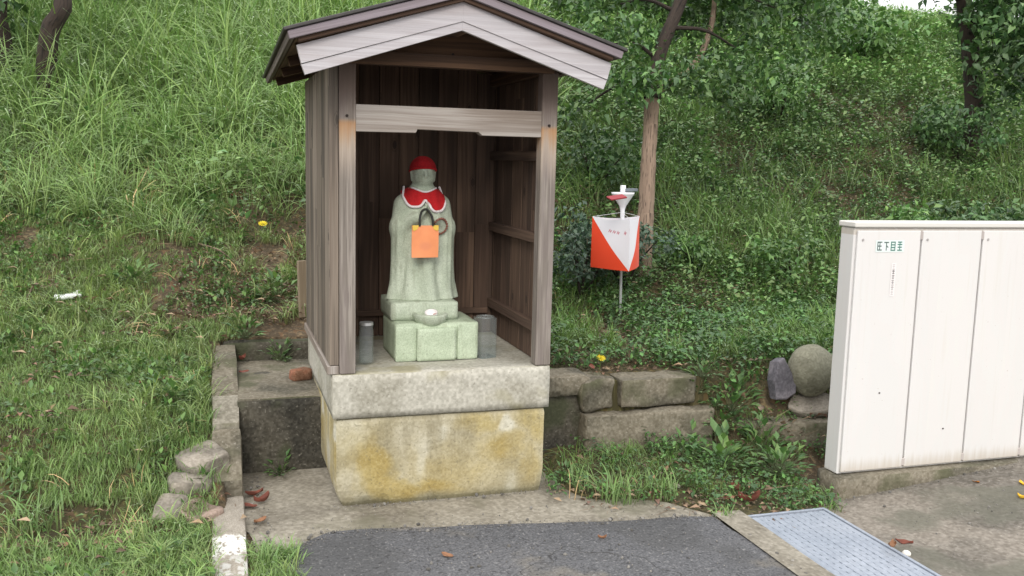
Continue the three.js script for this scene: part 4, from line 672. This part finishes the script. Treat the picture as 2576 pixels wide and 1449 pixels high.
// tall arching grass on the upper left
scatter('tall_grass', 'tall arching bright green grass on the upper left hillside', 'grass', grassClump(204, 24, 0.66, 0.0085, 0.13, 1.7, [0.13, 0.17, 0.06], [0.20, 0.335, 0.095], 6), M.blade, 13000, 4, 5.8, 19, 1.05, (u, w, d) => { const q = rightness(u, w), e = w + (patch(u, w, 1.2, 31) - 0.5) * 1.6; if (q > 0.85) return null; return { k: sstep(2.5, 3.3, e) * (1 - q), s: lerp(0.6, 1.15, sstep(3, 5, w)), tilt: 0.7, lie: -0.5, y: 0.1, b: 1.0 + 0.25 * (patch(u, w, 0.8, 40) - 0.5) }; });
scatter('dry_grass', 'pale dry grass blades mixed into the hillside grass', 'grass', grassClump(205, 6, 0.34, 0.0055, 0.12, 1.6, [0.24, 0.19, 0.10], [0.38, 0.32, 0.19], 4), M.dry, 2600, 5, 3.2, 14, 0.8, (u, w) => (rightness(u, w) > 0.9 || w < -0.6 ? null : { k: 0.15 + 0.55 * sstep(0.45, 0.6, patch(u, w, 1.5, 50)), s: w < 3 ? 0.55 : 0.95, tilt: 1.2 }));
scatter('hill_weeds', 'leafy weeds standing among the tall grass of the upper left hillside', 'weeds', weedClump(211, 22, 0.42, 0.055, 0.14, [[0.085, 0.19, 0.05], [0.12, 0.23, 0.06], [0.07, 0.15, 0.045]], 0.5), M.leaf, 3200, 11, 5.8, 17, 1.0, (u, w) => { const q = rightness(u, w); return q > 0.85 || w < 2.8 ? null : { k: 0.9 * sstep(0.48, 0.6, patch(u, w, 1.0, 120)), s: 1.1, y: 0.3 }; });
// litter
scatter('leaf_litter', 'brown dead leaves and twigs strewn over bare soil of the slope', 'leaf litter', litterClump(206, 14, 0.14), M.dry, 13000, 6, 3.2, 17, 0.9, (u, w) => { const q = rightness(u, w), bare = sstep(2.9, 2.0, w) * sstep(1.2, 1.7, w) * sstep(-1.4, -0.5, u) * (1 - q); return { k: q > 0.5 ? 0.6 : 0.25 + 0.75 * bare * sstep(0.3, 0.42, patch(u, w, 1.6, 60)), s: 1, lie: 1, tilt: 0.2, y: 0.1 }; });
// the right hillside: mixed ivy, fern-like weeds and grass
scatter('bank_grass', 'fresh green grass tufts on the bank behind the low wall', 'grass', grassClump(207, 18, 0.24, 0.0065, 0.07, 1.6, [0.09, 0.10, 0.04], [0.115, 0.235, 0.05], 4), M.blade, 17000, 7, 4.2, 12, 0.7, (u, w) => { if (u < 1.0) return null; const n = patch(u, w, 1.5, 70); const lo = w < 0.4; return { k: lo ? 0.75 * sstep(0.38, 0.5, n) : w < 2.6 ? sstep(0.36, 0.55, n) : 0.30 * sstep(0.5, 0.62, n), s: lo ? 0.5 : w < 2.6 ? 0.75 : 0.95, y: 0.5, tilt: 0.5 }; });
scatter('bank_weeds', 'leafy green weeds covering bank and foot of the low wall', 'weeds', weedClump(208, 22, 0.13, 0.042, 0.10, [[0.07, 0.18, 0.04], [0.09, 0.21, 0.05], [0.055, 0.14, 0.04]], 0.6), M.leaf, 15000, 8, 4.0, 12, 0.7, (u, w) => { if (u < 1.02) return null; const n = patch(u, w, 1.8, 80); const lo = w < 0.4; return { k: lo ? (u > 1.6 ? 0.9 : 0.25) : 0.25 + 0.7 * sstep(0.4, 0.56, n), s: lo ? 0.62 : 0.85, y: 0.4 }; });
scatter('ground_ivy', 'dark ivy-like ground cover on the shaded right hillside', 'ground cover', weedClump(209, 48, 0.20, 0.046, 0.22, [[0.07, 0.165, 0.045], [0.095, 0.205, 0.055], [0.058, 0.125, 0.042], [0.125, 0.225, 0.07]], 0.4), M.leaf, 18000, 9, 5.6, 21, 1.0, (u, w) => { const q = rightness(u, w); if (q < 0.1 || w < 1.7) return null; const n = patch(u, w, 1.1, 90), m = patch(u, w, 3.1, 95); return { k: q * (0.12 + 0.88 * sstep(0.39, 0.55, n * 0.6 + m * 0.4)), s: lerp(0.75, 1.25, sstep(2, 8, w)), b: 0.95 + 0.6 * (patch(u, w, 0.6, 99) - 0.4) + 0.45 * sstep(5.5, 8.5, w), y: 0.5 }; });
scatter('slope_grass', 'thin grass between ground cover of the right hillside', 'grass', grassClump(210, 16, 0.38, 0.0075, 0.16, 1.7, [0.10, 0.125, 0.05], [0.13, 0.245, 0.065], 5), M.blade, 18000, 10, 6.2, 20, 1.0, (u, w) => { const q = rightness(u, w); if (q < 0.15 || w < 2.2) return null; const n = patch(u, w, 0.9, 110); return { k: 0.8 * sstep(0.38, 0.56, n) + 0.5 * sstep(6, 8.5, w), s: 0.95 + 0.3 * sstep(6, 9, w), y: 0.2, tilt: 0.7 }; });

{ // grit and crumbs along the edges of asphalt, apron and drain
  const R = rng(77), g = rock(1, 0.7, 0.9, { seed: 5, n: 0.3 }); const small = new THREE.IcosahedronGeometry(1, 1), P = small.attributes.position; for (let i = 0; i < P.count; i++) { const k = 0.8 + 0.4 * hash(Math.round(P.getX(i) * 50), Math.round(P.getY(i) * 50), Math.round(P.getZ(i) * 50)); P.setXYZ(i, P.getX(i) * k, P.getY(i) * k * 0.7, P.getZ(i) * k); } small.computeVertexNormals();
  const lines = [[[-0.30, -0.47], [-0.04, -0.24], 0.05], [[-0.04, -0.24], [0.39, -0.29], 0.05], [[0.39, -0.29], [1.05, -0.4], 0.05], [[1.05, -0.4], [1.57, -0.46], 0.05], [[1.6, -0.5], [1.64, -1.2], 0.025], [[-0.3, 0.5], [-0.3, -0.3], 0.05], [[0.0, 0.0], [0.95, 0.0], 0.03], [[2.15, -0.5], [2.16, -1.2], 0.03], [[2.3, -0.30], [3.4, -0.32], 0.04], [[-0.3, -0.2], [1.5, -0.3], 0.16], [[0.2, -0.6], [1.4, -0.8], 0.3], [[2.4, -0.7], [3.4, -0.6], 0.3]];
  const mats = [], cols = [], Q = new THREE.Object3D();
  for (const [a, b, sp] of lines) for (let k = 0; k < 150; k++) { const t = R(), u = lerp(a[0], b[0], t) + (R() + R() - 1) * sp, w = lerp(a[1], b[1], t) + (R() + R() - 1) * sp, sz = 0.0015 + 0.0045 * R() * R() * R() + (R() > 0.97 ? 0.006 : 0); Q.position.set(u, lowGround(u, w) + (u > 2.13 ? 0.016 : 0.012), -w); Q.rotation.set(R() * 6, R() * 6, R() * 6); Q.scale.setScalar(sz); Q.updateMatrix(); mats.push(Q.matrix.clone()); const v = 0.07 + 0.2 * R(); cols.push([v, v * 0.95, v * 0.86]); }
  const m = new THREE.InstancedMesh(small, std({ color: 0xffffff }), mats.length), C = new THREE.Color(); mats.forEach((q, k) => { m.setMatrixAt(k, q); m.setColorAt(k, C.setRGB(...cols[k])); }); m.name = 'gravel'; m.castShadow = m.receiveShadow = true; tag(m, 'loose grit and crumbs along edges of the asphalt and apron', 'gravel', null, 'stuff'); scene.add(m);
}
// ---- trees and shrubs
const at = (px, py, dist) => { const d = new THREE.Vector3((px - 1288) / 1288 * Math.tan(17.195 * D2R) * 16 / 9, -(py - 724.5) / 724.5 * Math.tan(17.195 * D2R), -1).applyQuaternion(camera.quaternion); return camera.position.clone().addScaledVector(d, dist); };
const barkMap = tex(256, 256, (u, v) => { const g = fbm(u * 14, v * 4, 181, 4, 0), f = fbm(u * 40, v * 12, 182, 3); return mix3(mix3([150, 130, 112], [116, 98, 84], g), [70, 58, 50], sstep(0.55, 0.75, f) * 0.7); });
const barkBump = tex(256, 256, (u, v) => 255 * (0.6 * fbm(u * 14, v * 4, 181, 4) + 0.4 * fbm(u * 40, v * 12, 182, 3)), false);
M.barkPale = std({ map: rep(barkMap, 2, 1.5), bumpMap: rep(barkBump, 2, 1.5), bumpScale: 0.01 });
M.barkDark = std({ map: rep(barkMap, 2, 1.5), color: new THREE.Color(0.13, 0.12, 0.115), bumpMap: rep(barkBump, 2, 1.5), bumpScale: 0.015 });
function limb(pts, r0, r1, seed = 1, sides = 10) {      // a tapered, slightly knobbly limb along a curve
  const c = new THREE.CatmullRomCurve3(pts.map((p) => (p.isVector3 ? p : new THREE.Vector3(...p)))), n = 24, g = new THREE.TubeGeometry(c, n, 1, sides, false), p = g.attributes.position, uv = g.attributes.uv, L = c.getLength(), q = new THREE.Vector3();
  for (let i = 0; i <= n; i++) { c.getPointAt(i / n, q); const r = lerp(r0, r1, i / n); for (let k = 0; k <= sides; k++) { const j = i * (sides + 1) + k, kk = k % sides, m = r * (1 + (hash(i, kk, seed) - 0.5) * 0.16 + (i < 3 ? (3 - i) * 0.07 : 0)); p.setXYZ(j, q.x + (p.getX(j) - q.x) * m, q.y + (p.getY(j) - q.y) * m, q.z + (p.getZ(j) - q.z) * m); uv.setXY(j, k / sides * 0.5, i / n * L); } }
  g.computeVertexNormals(); return g.toNonIndexed();
}
function foliage(blobs, seed, size, cols, per) {        // leaves spread through uneven clumps [x, y, z, rx, ry, rz]
  const R = rng(seed), L = new Leaves();
  for (const [x, y, z, rx, ry, rz] of blobs) {
    const n = Math.round(per * rx * rz * 6), tone = 0.7 + 0.6 * R();
    const twigs = []; for (let k = 0; k < Math.max(6, n / 14); k++) { const d = rv(R), q = Math.pow(R(), 0.45); twigs.push([x + d.x * rx * q, y + d.y * ry * q, z + d.z * rz * q, rv(R), 0.75 + 0.5 * R()]); }
    for (let k = 0; k < n; k++) { const t = twigs[Math.floor(R() * twigs.length)], e = rv(R).multiplyScalar(size * (0.4 + 1.8 * R())); const d = rv(R).addScaledVector(t[3], 0.7); d.y -= 0.25; d.normalize(); const nn = rv(R).multiplyScalar(0.55); nn.y += 0.8; nn.addScaledVector(d, -nn.dot(d)).normalize(); const s = size * (0.65 + 0.7 * R()); L.leaf(t[0] + e.x, t[1] + e.y * 0.8, t[2] + e.z, d, nn, s, s * 0.55, jit(R, cols[Math.floor(R() * cols.length)], 0.35).map((q) => q * tone * t[4])); }
  }
  return L.geo();
}
const darkGreens = [[0.04, 0.095, 0.033], [0.058, 0.122, 0.038], [0.075, 0.15, 0.043]], midGreens = [[0.06, 0.14, 0.035], [0.085, 0.18, 0.045], [0.11, 0.21, 0.05]], blueGreens = [[0.05, 0.095, 0.06], [0.065, 0.12, 0.07], [0.04, 0.08, 0.05]];
const rel = (o, list) => list.map(([px, py, d, r, ry]) => { const q = at(px, py, d).sub(o.position); return [q.x, q.y, q.z, r, ry ?? r * 0.7, r]; });
{ // the tree behind the flag: pale lower trunk, dark upper trunk, low hanging crown
  const base = at(1625, 600, 6.8), t = thing('tree', 'slim tree with pale lower trunk rising behind the orange flag', 'tree', [base.x, T(base.x, -base.z) - 0.1, base.z]);
  const o = t.position, P = (px, py, d) => at(px, py, d).sub(o);
  mesh('trunk', limb([[0, -0.1, 0], P(1622, 590, 6.8), P(1630, 430, 6.85), P(1640, 250, 6.9)], 0.062, 0.054, 3), M.barkPale, t);
  mesh('upper_trunk', limb([P(1640, 250, 6.9), P(1655, 150, 6.95), P(1685, 70, 7.0), P(1722, -20, 7.1), P(1780, -160, 7.3)], 0.054, 0.042, 5), M.barkDark, t);
  mesh('second_stem', limb([P(1640, 240, 6.9), P(1755, 150, 7.3), P(1790, 60, 7.4), P(1800, -60, 7.6)], 0.03, 0.02, 6, 7), M.barkPale, t);
  for (const [a, b] of [[[1655, 150, 6.95], [1540, 110, 6.9]], [[1685, 70, 7.0], [1850, 120, 7.2]], [[1700, 30, 7.05], [1560, 10, 7.2]], [[1650, 200, 6.95], [1480, 260, 6.9]], [[1722, -20, 7.1], [1950, 20, 7.5]]]) mesh('branch', limb([P(...a), P((a[0] + b[0]) / 2, (a[1] + b[1]) / 2 - 20, a[2]), P(...b)], 0.018, 0.006, 7, 6), M.barkDark, t);
  mesh('crown', foliage(rel(t, [[1550, 180, 6.7, 0.26], [1620, 205, 6.65, 0.22], [1690, 205, 6.75, 0.24], [1770, 200, 6.9, 0.30], [1860, 170, 7.1, 0.32], [1930, 110, 7.3, 0.34], [1600, 100, 7.0, 0.30], [1500, 90, 7.2, 0.30], [1780, 90, 7.5, 0.36], [1880, 40, 7.5, 0.40], [2020, 70, 7.8, 0.40], [1420, 60, 7.8, 0.34], [1680, 0, 7.6, 0.4], [1560, 10, 7.4, 0.4], [2120, 30, 8.2, 0.42], [1990, -40, 7.6, 0.5], [1750, -90, 7.4, 0.6], [1550, -120, 7.6, 0.6], [1900, -130, 7.6, 0.6], [1470, 290, 6.9, 0.16], [1640, 232, 6.62, 0.13], [1600, 225, 6.65, 0.14], [1840, 250, 7.2, 0.22]]), 301, 0.060, [...darkGreens, midGreens[0], midGreens[1], midGreens[2]], 520), M.leaf, t);
}
{ // dark trunk at the top right
  const t = thing('tree', 'dark leaning trunk with dense leaves at the top right of hillside', 'tree', (() => { const q = at(2455, 330, 10.2); return [q.x, T(q.x, -q.z) - 0.1, q.z]; })()), o = t.position, P = (px, py, d) => at(px, py, d).sub(o);
  mesh('trunk', limb([[0, -0.1, 0], P(2450, 240, 10.2), P(2440, 120, 10.2), P(2425, 0, 10.2), P(2400, -160, 10.3)], 0.11, 0.075, 11), M.barkDark, t);
  for (const [a, b] of [[[2440, 110, 10.2], [2540, 40, 10]], [[2428, 10, 10.2], [2330, -60, 10]], [[2445, 180, 10.2], [2560, 140, 9.8]]]) mesh('branch', limb([P(...a), P((a[0] + b[0]) / 2, (a[1] + b[1]) / 2 - 10, 10.1), P(...b)], 0.03, 0.01, 12, 6), M.barkDark, t);
  mesh('crown', foliage(rel(t, [[2520, 40, 9.8, 0.5], [2580, 140, 9.6, 0.45], [2500, 130, 9.9, 0.35], [2600, 20, 9.6, 0.6], [2540, 220, 9.8, 0.36], [2420, -90, 10, 0.6], [2300, -110, 10.2, 0.6], [2600, -120, 10, 0.8], [2450, 30, 10.4, 0.26]]), 302, 0.10, darkGreens, 330), M.leaf, t);
}
{ // trunks at the top left
  const t = thing('tree', 'dark crooked trunk standing in tall grass at top left', 'tree', (() => { const q = at(118, 150, 7.4); return [q.x, T(q.x, -q.z) - 0.15, q.z]; })()), o = t.position, P = (px, py, d) => at(px, py, d).sub(o);
  mesh('trunk', limb([[0, -0.1, 0], P(118, 130, 7.4), P(128, 70, 7.4), P(158, 20, 7.4), P(150, -60, 7.5), P(180, -200, 7.6)], 0.085, 0.06, 15), M.barkDark, t);
  mesh('crown', foliage(rel(t, [[180, -170, 8.9, 0.5], [60, -140, 8.7, 0.5], [300, -190, 9, 0.5], [40, -40, 7.6, 0.2]]), 303, 0.10, midGreens, 300), M.leaf, t);
  const s = thing('tree', 'dark trunk cut by the left edge of the view', 'tree', (() => { const q = at(8, 130, 7.6); return [q.x, T(q.x, -q.z) - 0.15, q.z]; })()), S = s.position, Q = (px, py, d) => at(px, py, d).sub(S);
  mesh('trunk', limb([[0, -0.1, 0], Q(8, 100, 7.6), Q(-4, 40, 7.6), Q(4, -80, 7.6), Q(-10, -200, 7.6)], 0.07, 0.06, 18), M.barkDark, s);
  mesh('crown', foliage(rel(s, [[0, 20, 7.4, 0.14], [25, 60, 7.7, 0.12], [-40, -150, 9, 0.5], [30, -200, 9.2, 0.5]]), 304, 0.09, darkGreens, 330), M.leaf, s);
}
function shrub(px, py, d, r, h, label, cols, size, seed, per = 420, group) {
  const b = at(px, py, d); const t = thing('shrub', label, 'shrub', [b.x, T(b.x, -b.z), b.z], 0, group), R = rng(seed), bl = [], n = 6;
  for (let k = 0; k < n; k++) { const a = R() * 6.28, q = r * (0.2 + 0.6 * R()); bl.push([q * Math.cos(a), h * (0.3 + 0.55 * R()), q * Math.sin(a), r * (0.35 + 0.25 * R()), h * 0.28, r * (0.35 + 0.25 * R())]); }
  mesh('foliage', foliage(bl, seed, size, cols, per), M.leaf, t);
  const st = []; for (const q of bl) st.push(limb([[0, -0.05, 0], [q[0] * 0.4, q[1] * 0.5, q[2] * 0.4], [q[0], q[1], q[2]]], 0.012, 0.004, seed, 6)); mesh('stems', merge(st), M.barkDark, t);
}
shrub(1460, 760, 6.3, 0.36, 0.62, 'dark blue-green bush between the shrine post and the flag', blueGreens, 0.042, 401, 1300);
shrub(1570, 700, 6.6, 0.34, 0.50, 'low dark bush directly behind the flag stake', blueGreens, 0.040, 402, 1200);
shrub(1760, 640, 7.0, 0.32, 0.42, 'low leafy bush right of the pale tree trunk foot', midGreens, 0.042, 403, 1000);
shrub(1995, 640, 6.9, 0.34, 0.45, 'mid green bush on the bank left of cabinet corner', midGreens, 0.05, 404, 700);
shrub(2250, 545, 7.6, 0.45, 0.5, 'leafy bush showing just above the white cabinet top', midGreens, 0.06, 405, 550);
shrub(2480, 550, 7.8, 0.5, 0.6, 'dark bush behind the right end of the cabinet', darkGreens, 0.06, 406, 550);
shrub(1500, 420, 8.0, 0.45, 0.8, 'dark bush in shade against the right side of the shrine', darkGreens, 0.06, 407, 600);
shrub(2420, 330, 10.0, 0.6, 0.7, 'dark bush at the foot of the top right trunk', darkGreens, 0.07, 409, 420);
shrub(1960, 260, 10.5, 0.7, 0.7, 'light green bush below the hanging tree branches', midGreens, 0.07, 410, 350);
[[1380, 30, 13, 1.0, 1.3, 'tall light green bush on the crest just right of roof apex'], [1560, 20, 13.4, 1.1, 1.5, 'light green bush on the crest behind leaning tree trunk'], [1800, 20, 13.8, 1.2, 1.6, 'light green bush on the crest between two tree stems'], [2030, 30, 14.2, 1.1, 1.3, 'light green bush on the crest left of the sky gap'], [2190, 60, 13.2, 0.9, 0.9, 'low light green bush under the left end of sky gap'], [2520, 70, 14, 1.2, 1.8, 'dark crest bush behind the top right tree']].forEach(([px, py, d, r, h, l], k) => shrub(px, py, d, r, h, l, k === 5 ? darkGreens : midGreens, 0.11, 420 + k, 170, 'bushes on the crest'));

// ---- single weeds, tufts, flowers, fallen leaves and litter
function tuft(px, py, s, label, seed, n = 60) { const q = groundAt(px, py), t = thing('grass_tuft', label, 'grass tuft', q); mesh('blades', grassClump(seed, n, 0.19 * s, 0.006, 0.10 * s, 1.4, G1, G2, 4), M.blade, t); }
tuft(1560, 1255, 0.9, 'bright grass tuft at the road edge right of shrine base', 501, 110); tuft(1470, 1225, 0.7, 'small grass tuft close beside the right base corner', 502); tuft(1660, 1245, 0.85, 'bright grass tuft at the road edge left of the red-brown leaves', 503, 90); tuft(1815, 1300, 0.45, 'tiny grass tuft where the road meets the drain edge strip', 504, 40); tuft(690, 1420, 0.7, 'grass tuft in the corner between near kerb and road', 505, 90); tuft(500, 1075, 0.7, 'grass tuft hanging over kerb above the broad pale rock', 506); tuft(2095, 1255, 0.5, 'grass tuft at the foot of cabinet plinth corner', 507); tuft(530, 1210, 0.8, 'tall thin grass sprouting between pale rock and kerb', 508, 30); tuft(1890, 600, 1.6, 'upright bright grass tuft on the bank above the flag', 509, 70); tuft(85, 1330, 1.1, 'long grass tuft in the lower left corner', 510, 70);
function weed(px, py, s, label, seed, base, n = 30) { n = Math.round(n * 1.5); const q = base || groundAt(px, py), t = thing('weed', label, 'weed', q), R = rng(seed), L = new Leaves(), S = new Leaves(); for (let k = 0; k < n; k++) { const a = R() * 6.28, e = 0.25 + 0.75 * R(), l = s * 0.070 * (0.5 + 0.7 * R()), d = new THREE.Vector3(Math.cos(a) * e, 0.12 + 0.55 * (1 - e), Math.sin(a) * e).normalize(), r0 = s * 0.055 * R() + s * 0.012, o = [d.x * r0 * 2, d.y * r0 * 3, d.z * r0 * 2], nn = new THREE.Vector3(0, 1, 0).addScaledVector(d, -d.y).normalize(); S.stem([0, -0.01, 0], o, 0.0016, [0.09, 0.12, 0.05]); L.leaf(...o, d, nn, l, l * 0.5, jit(R, midGreens[k % 3], 0.3)); } mesh('leaves', L.geo(), M.leaf, t); mesh('stems', S.geo(), M.leaf, t); }
weed(335, 720, 1.0, 'bright rosette weed right of the white litter', 521); weed(700, 760, 1.0, 'leafy weed by the wooden stake left of the shrine', 522); weed(620, 850, 0.9, 'weed on top of the wall behind the ledge', 523); weed(730, 895, 0.7, 'fresh leafy weed in ledge corner by shrine base', 524, [-0.13, 0.36, -1.40], 34); weed(700, 1185, 0.55, 'small weed on recess floor against the dark wall', 525, [-0.18, 0.0, -0.53]); weed(1850, 1060, 1.0, 'dark leafy weed climbing right end of the low wall', 526, [2.08, 0.12, -0.36], 34); weed(1760, 1110, 0.8, 'leafy weed against the face of the low wall', 527); weed(1960, 1120, 1.1, 'leafy weed in front of the far wall stone', 528, [2.22, 0.02, -0.22], 44); weed(1880, 1180, 1.1, 'bushy weed midway between low wall and drain grating', 533, [1.92, 0.0, -0.10], 50); weed(2030, 1200, 1.0, 'bushy weed just left of the cabinet plinth', 534, [2.18, 0.0, 0.02], 50); weed(1800, 1150, 0.9, 'bushy weed at the right foot of the low wall', 535, [1.80, 0.02, -0.24], 44); weed(1900, 1010, 1.0, 'bushy weed over the gap between the two low walls', 536, [2.16, 0.2, -0.42], 44); weed(1420, 1215, 0.5, 'tiny weed at the right corner of the base', 529); weed(1855, 985, 0.9, 'leafy weed left of the dark pointed stone', 530, [2.24, 0.25, -0.50], 30); weed(1745, 985, 0.7, 'weed drooping over the right end of concrete block', 531, [1.98, 0.30, -0.47], 26); weed(440, 1015, 0.9, 'weed overhanging the kerb at the recess corner', 532);
function dandelion(px, py, s, h, label) { const q = groundAt(px, py), t = thing('dandelion', label, 'flower', q), y = std({ color: new THREE.Color(0.75, 0.60, 0.03), roughness: 0.7 }); mesh('stem', bar([0, -0.01, 0], [0.004, h, 0.002], 0.002, 0.0016, 6), std({ color: new THREE.Color(0.12, 0.2, 0.05) }), t); const f = []; for (let r = 0; r < 3; r++) for (let k = 0; k < 14 - r * 3; k++) { const g = new THREE.SphereGeometry(1, 6, 4); g.scale(0.0035 * s, 0.0015 * s, 0.014 * s * (1 - r * 0.22)); g.translate(0, 0.002 * r * s, 0.011 * s * (1 - r * 0.25)); g.rotateX(-0.2 - r * 0.3); g.rotateY(k / (14 - r * 3) * 6.283 + r); f.push(g); } mesh('petals', merge(f), y, t, [0.004, h, 0.002], [0.5, 0, 0]); }
dandelion(660, 590, 1.5, 0.07, 'yellow flower on the slope left of the shrine wall'); dandelion(1508, 930, 1.2, 0.06, 'yellow flower on bank above the loose concrete block');
{ // fallen leaves that can be picked out singly
  const leafGeo = (seed, curl) => { const g = new THREE.PlaneGeometry(1, 1, 6, 8), p = g.attributes.position, R = rng(seed), k = R() * 3; for (let i = 0; i < p.count; i++) { const t = p.getY(i) + 0.5, s = p.getX(i) * 2, w = Math.pow(Math.sin(Math.PI * clamp(t, 0.02, 0.98)), 0.8) * 0.27; p.setXYZ(i, s * w, curl * (s * s * 0.22 + (t - 0.5) * (t - 0.5) * 0.9) + 0.03 * Math.sin(t * 9 + k + s * 2), t - 0.5); } g.computeVertexNormals(); return g; };
  const gs = [leafGeo(1, 0.6), leafGeo(2, 1.1), leafGeo(3, 0.3)], mk = (a, b) => std({ map: tex(64, 64, (u, v) => mix3(mix3(a, b, fbm(u * 5, v * 5, a[0], 3)), [60, 34, 24], sstep(0.04, 0.0, Math.abs(u - 0.5)) * 0.5)), roughness: 0.8, side: THREE.DoubleSide }), red = mk([132, 74, 56], [96, 52, 42]), org = mk([222, 150, 60], [206, 120, 50]), yel = mk([236, 196, 60], [220, 170, 50]), tan = mk([150, 110, 80], [120, 84, 60]);
  const ll = [[640, 1252, 'reddish dead leaf uppermost of the pile by near kerb', red, 0.09], [660, 1272, 'reddish dead leaf at the right of the pile by near kerb', red, 0.08], [630, 1282, 'curled dead leaf lowest of the pile by near kerb', red, 0.07], [1850, 1238, 'large red-brown dead leaf below weeds at the drain end', red, 0.11], [1885, 1268, 'red-brown dead leaf nearest the drain grating corner', red, 0.10], [1830, 1262, 'small dark dead leaf left of the large red-brown one', red, 0.07], [2300, 1393, 'pinkish dead leaf lying across right edge of the grating', red, 0.07], [2270, 1398, 'dead leaf fragment on the grating beside the pinkish leaf', tan, 0.06], [2455, 1221, 'orange fallen leaf on the slab before the cabinet', org, 0.05], [2570, 1226, 'upper yellow fallen leaf at the right edge of slab', yel, 0.05], [2570, 1263, 'lower yellow fallen leaf at the right edge of slab', yel, 0.05], [1125, 1408, 'orange-brown leaf bit on asphalt before the shrine', tan, 0.05], [655, 1322, 'dead leaf by the kerb below the reddish pile', tan, 0.06], [615, 915, 'red dead leaf in the back left corner of the ledge', red, 0.06], [612, 950, 'red dead leaf at the left of the ledge by kerb', red, 0.055], [1430, 1180, 'dark red leaf on soil right of the shrine base', red, 0.08], [1515, 1365, 'tiny leaf bit on asphalt right of centre', tan, 0.035], [1490, 1005, 'rust-coloured leaf lying on the right wall top', red, 0.06], [590, 500, 'tan dead leaf on bare soil left of the shrine', tan, 0.08], [250, 550, 'brown dead leaf below the tall grass at left', tan, 0.08]];
  ll.forEach(([px, py, label, mat, s], k) => { let q; if (k === 13) q = [-0.33, 0.372, -1.36]; else if (k === 14) q = [-0.33, 0.372, -1.05]; else if (k === 17) q = [1.40, 0.43, -0.55]; else if (k === 6) q = [2.16, 0.0, 0.93]; else if (k === 7) q = [2.09, 0.0, 0.95]; else q = groundAt(px, py); const R = rng(700 + k); const m = tag(mesh('fallen_leaf', gs[k % 3], mat, null, [q[0], q[1] + 0.014, q[2]], [(R() - 0.5) * 0.5, R() * 6.28, (R() - 0.5) * 0.5]), label, 'leaf'); m.scale.setScalar(s); });
  const paper = roughBox(0.14, 0.022, 0.085, { r: 0.008, n: 0.010, seg: 0.008, seed: 71, freq: 28, big: 0.022, bigf: 12 }), q = groundAt(172, 757); tag(mesh('paper_scrap', paper, std({ color: new THREE.Color(0.82, 0.84, 0.86), roughness: 0.7 }), null, [q[0], q[1] + 0.03, q[2]], [0.15, 0.25, 0.1]), 'crumpled white scrap of litter lying on the left slope', 'litter');
  const tw = (a, b, r, label) => { const A = groundAt(...a), B = groundAt(...b); tag(mesh('twig', limb([[A[0], A[1] + 0.03, A[2]], [(A[0] + B[0]) / 2 + 0.01, (A[1] + B[1]) / 2 + 0.05, (A[2] + B[2]) / 2], [B[0], B[1] + 0.03, B[2]]], r, r * 0.6, 9, 6), M.barkPale), label, 'twig'); };
  tw([500, 625], [590, 670], 0.006, 'thin pale twig on bare soil left of yellow flower'); tw([90, 720], [60, 780], 0.005, 'short pale twig left of the white litter'); tw([1960, 860], [1900, 900], 0.006, 'brown twig on bank above the dark pointed stone');
  tag(mesh('pebble', rock(0.018, 0.014, 0.016, { seed: 21 }), std({ color: new THREE.Color(0.75, 0.72, 0.66) }), null, [2.20, lowGround(2.2, -0.9) + 0.018, 0.90]), 'small white pebble at the right edge of grating', 'stone');
}
renderer.render(scene, camera);
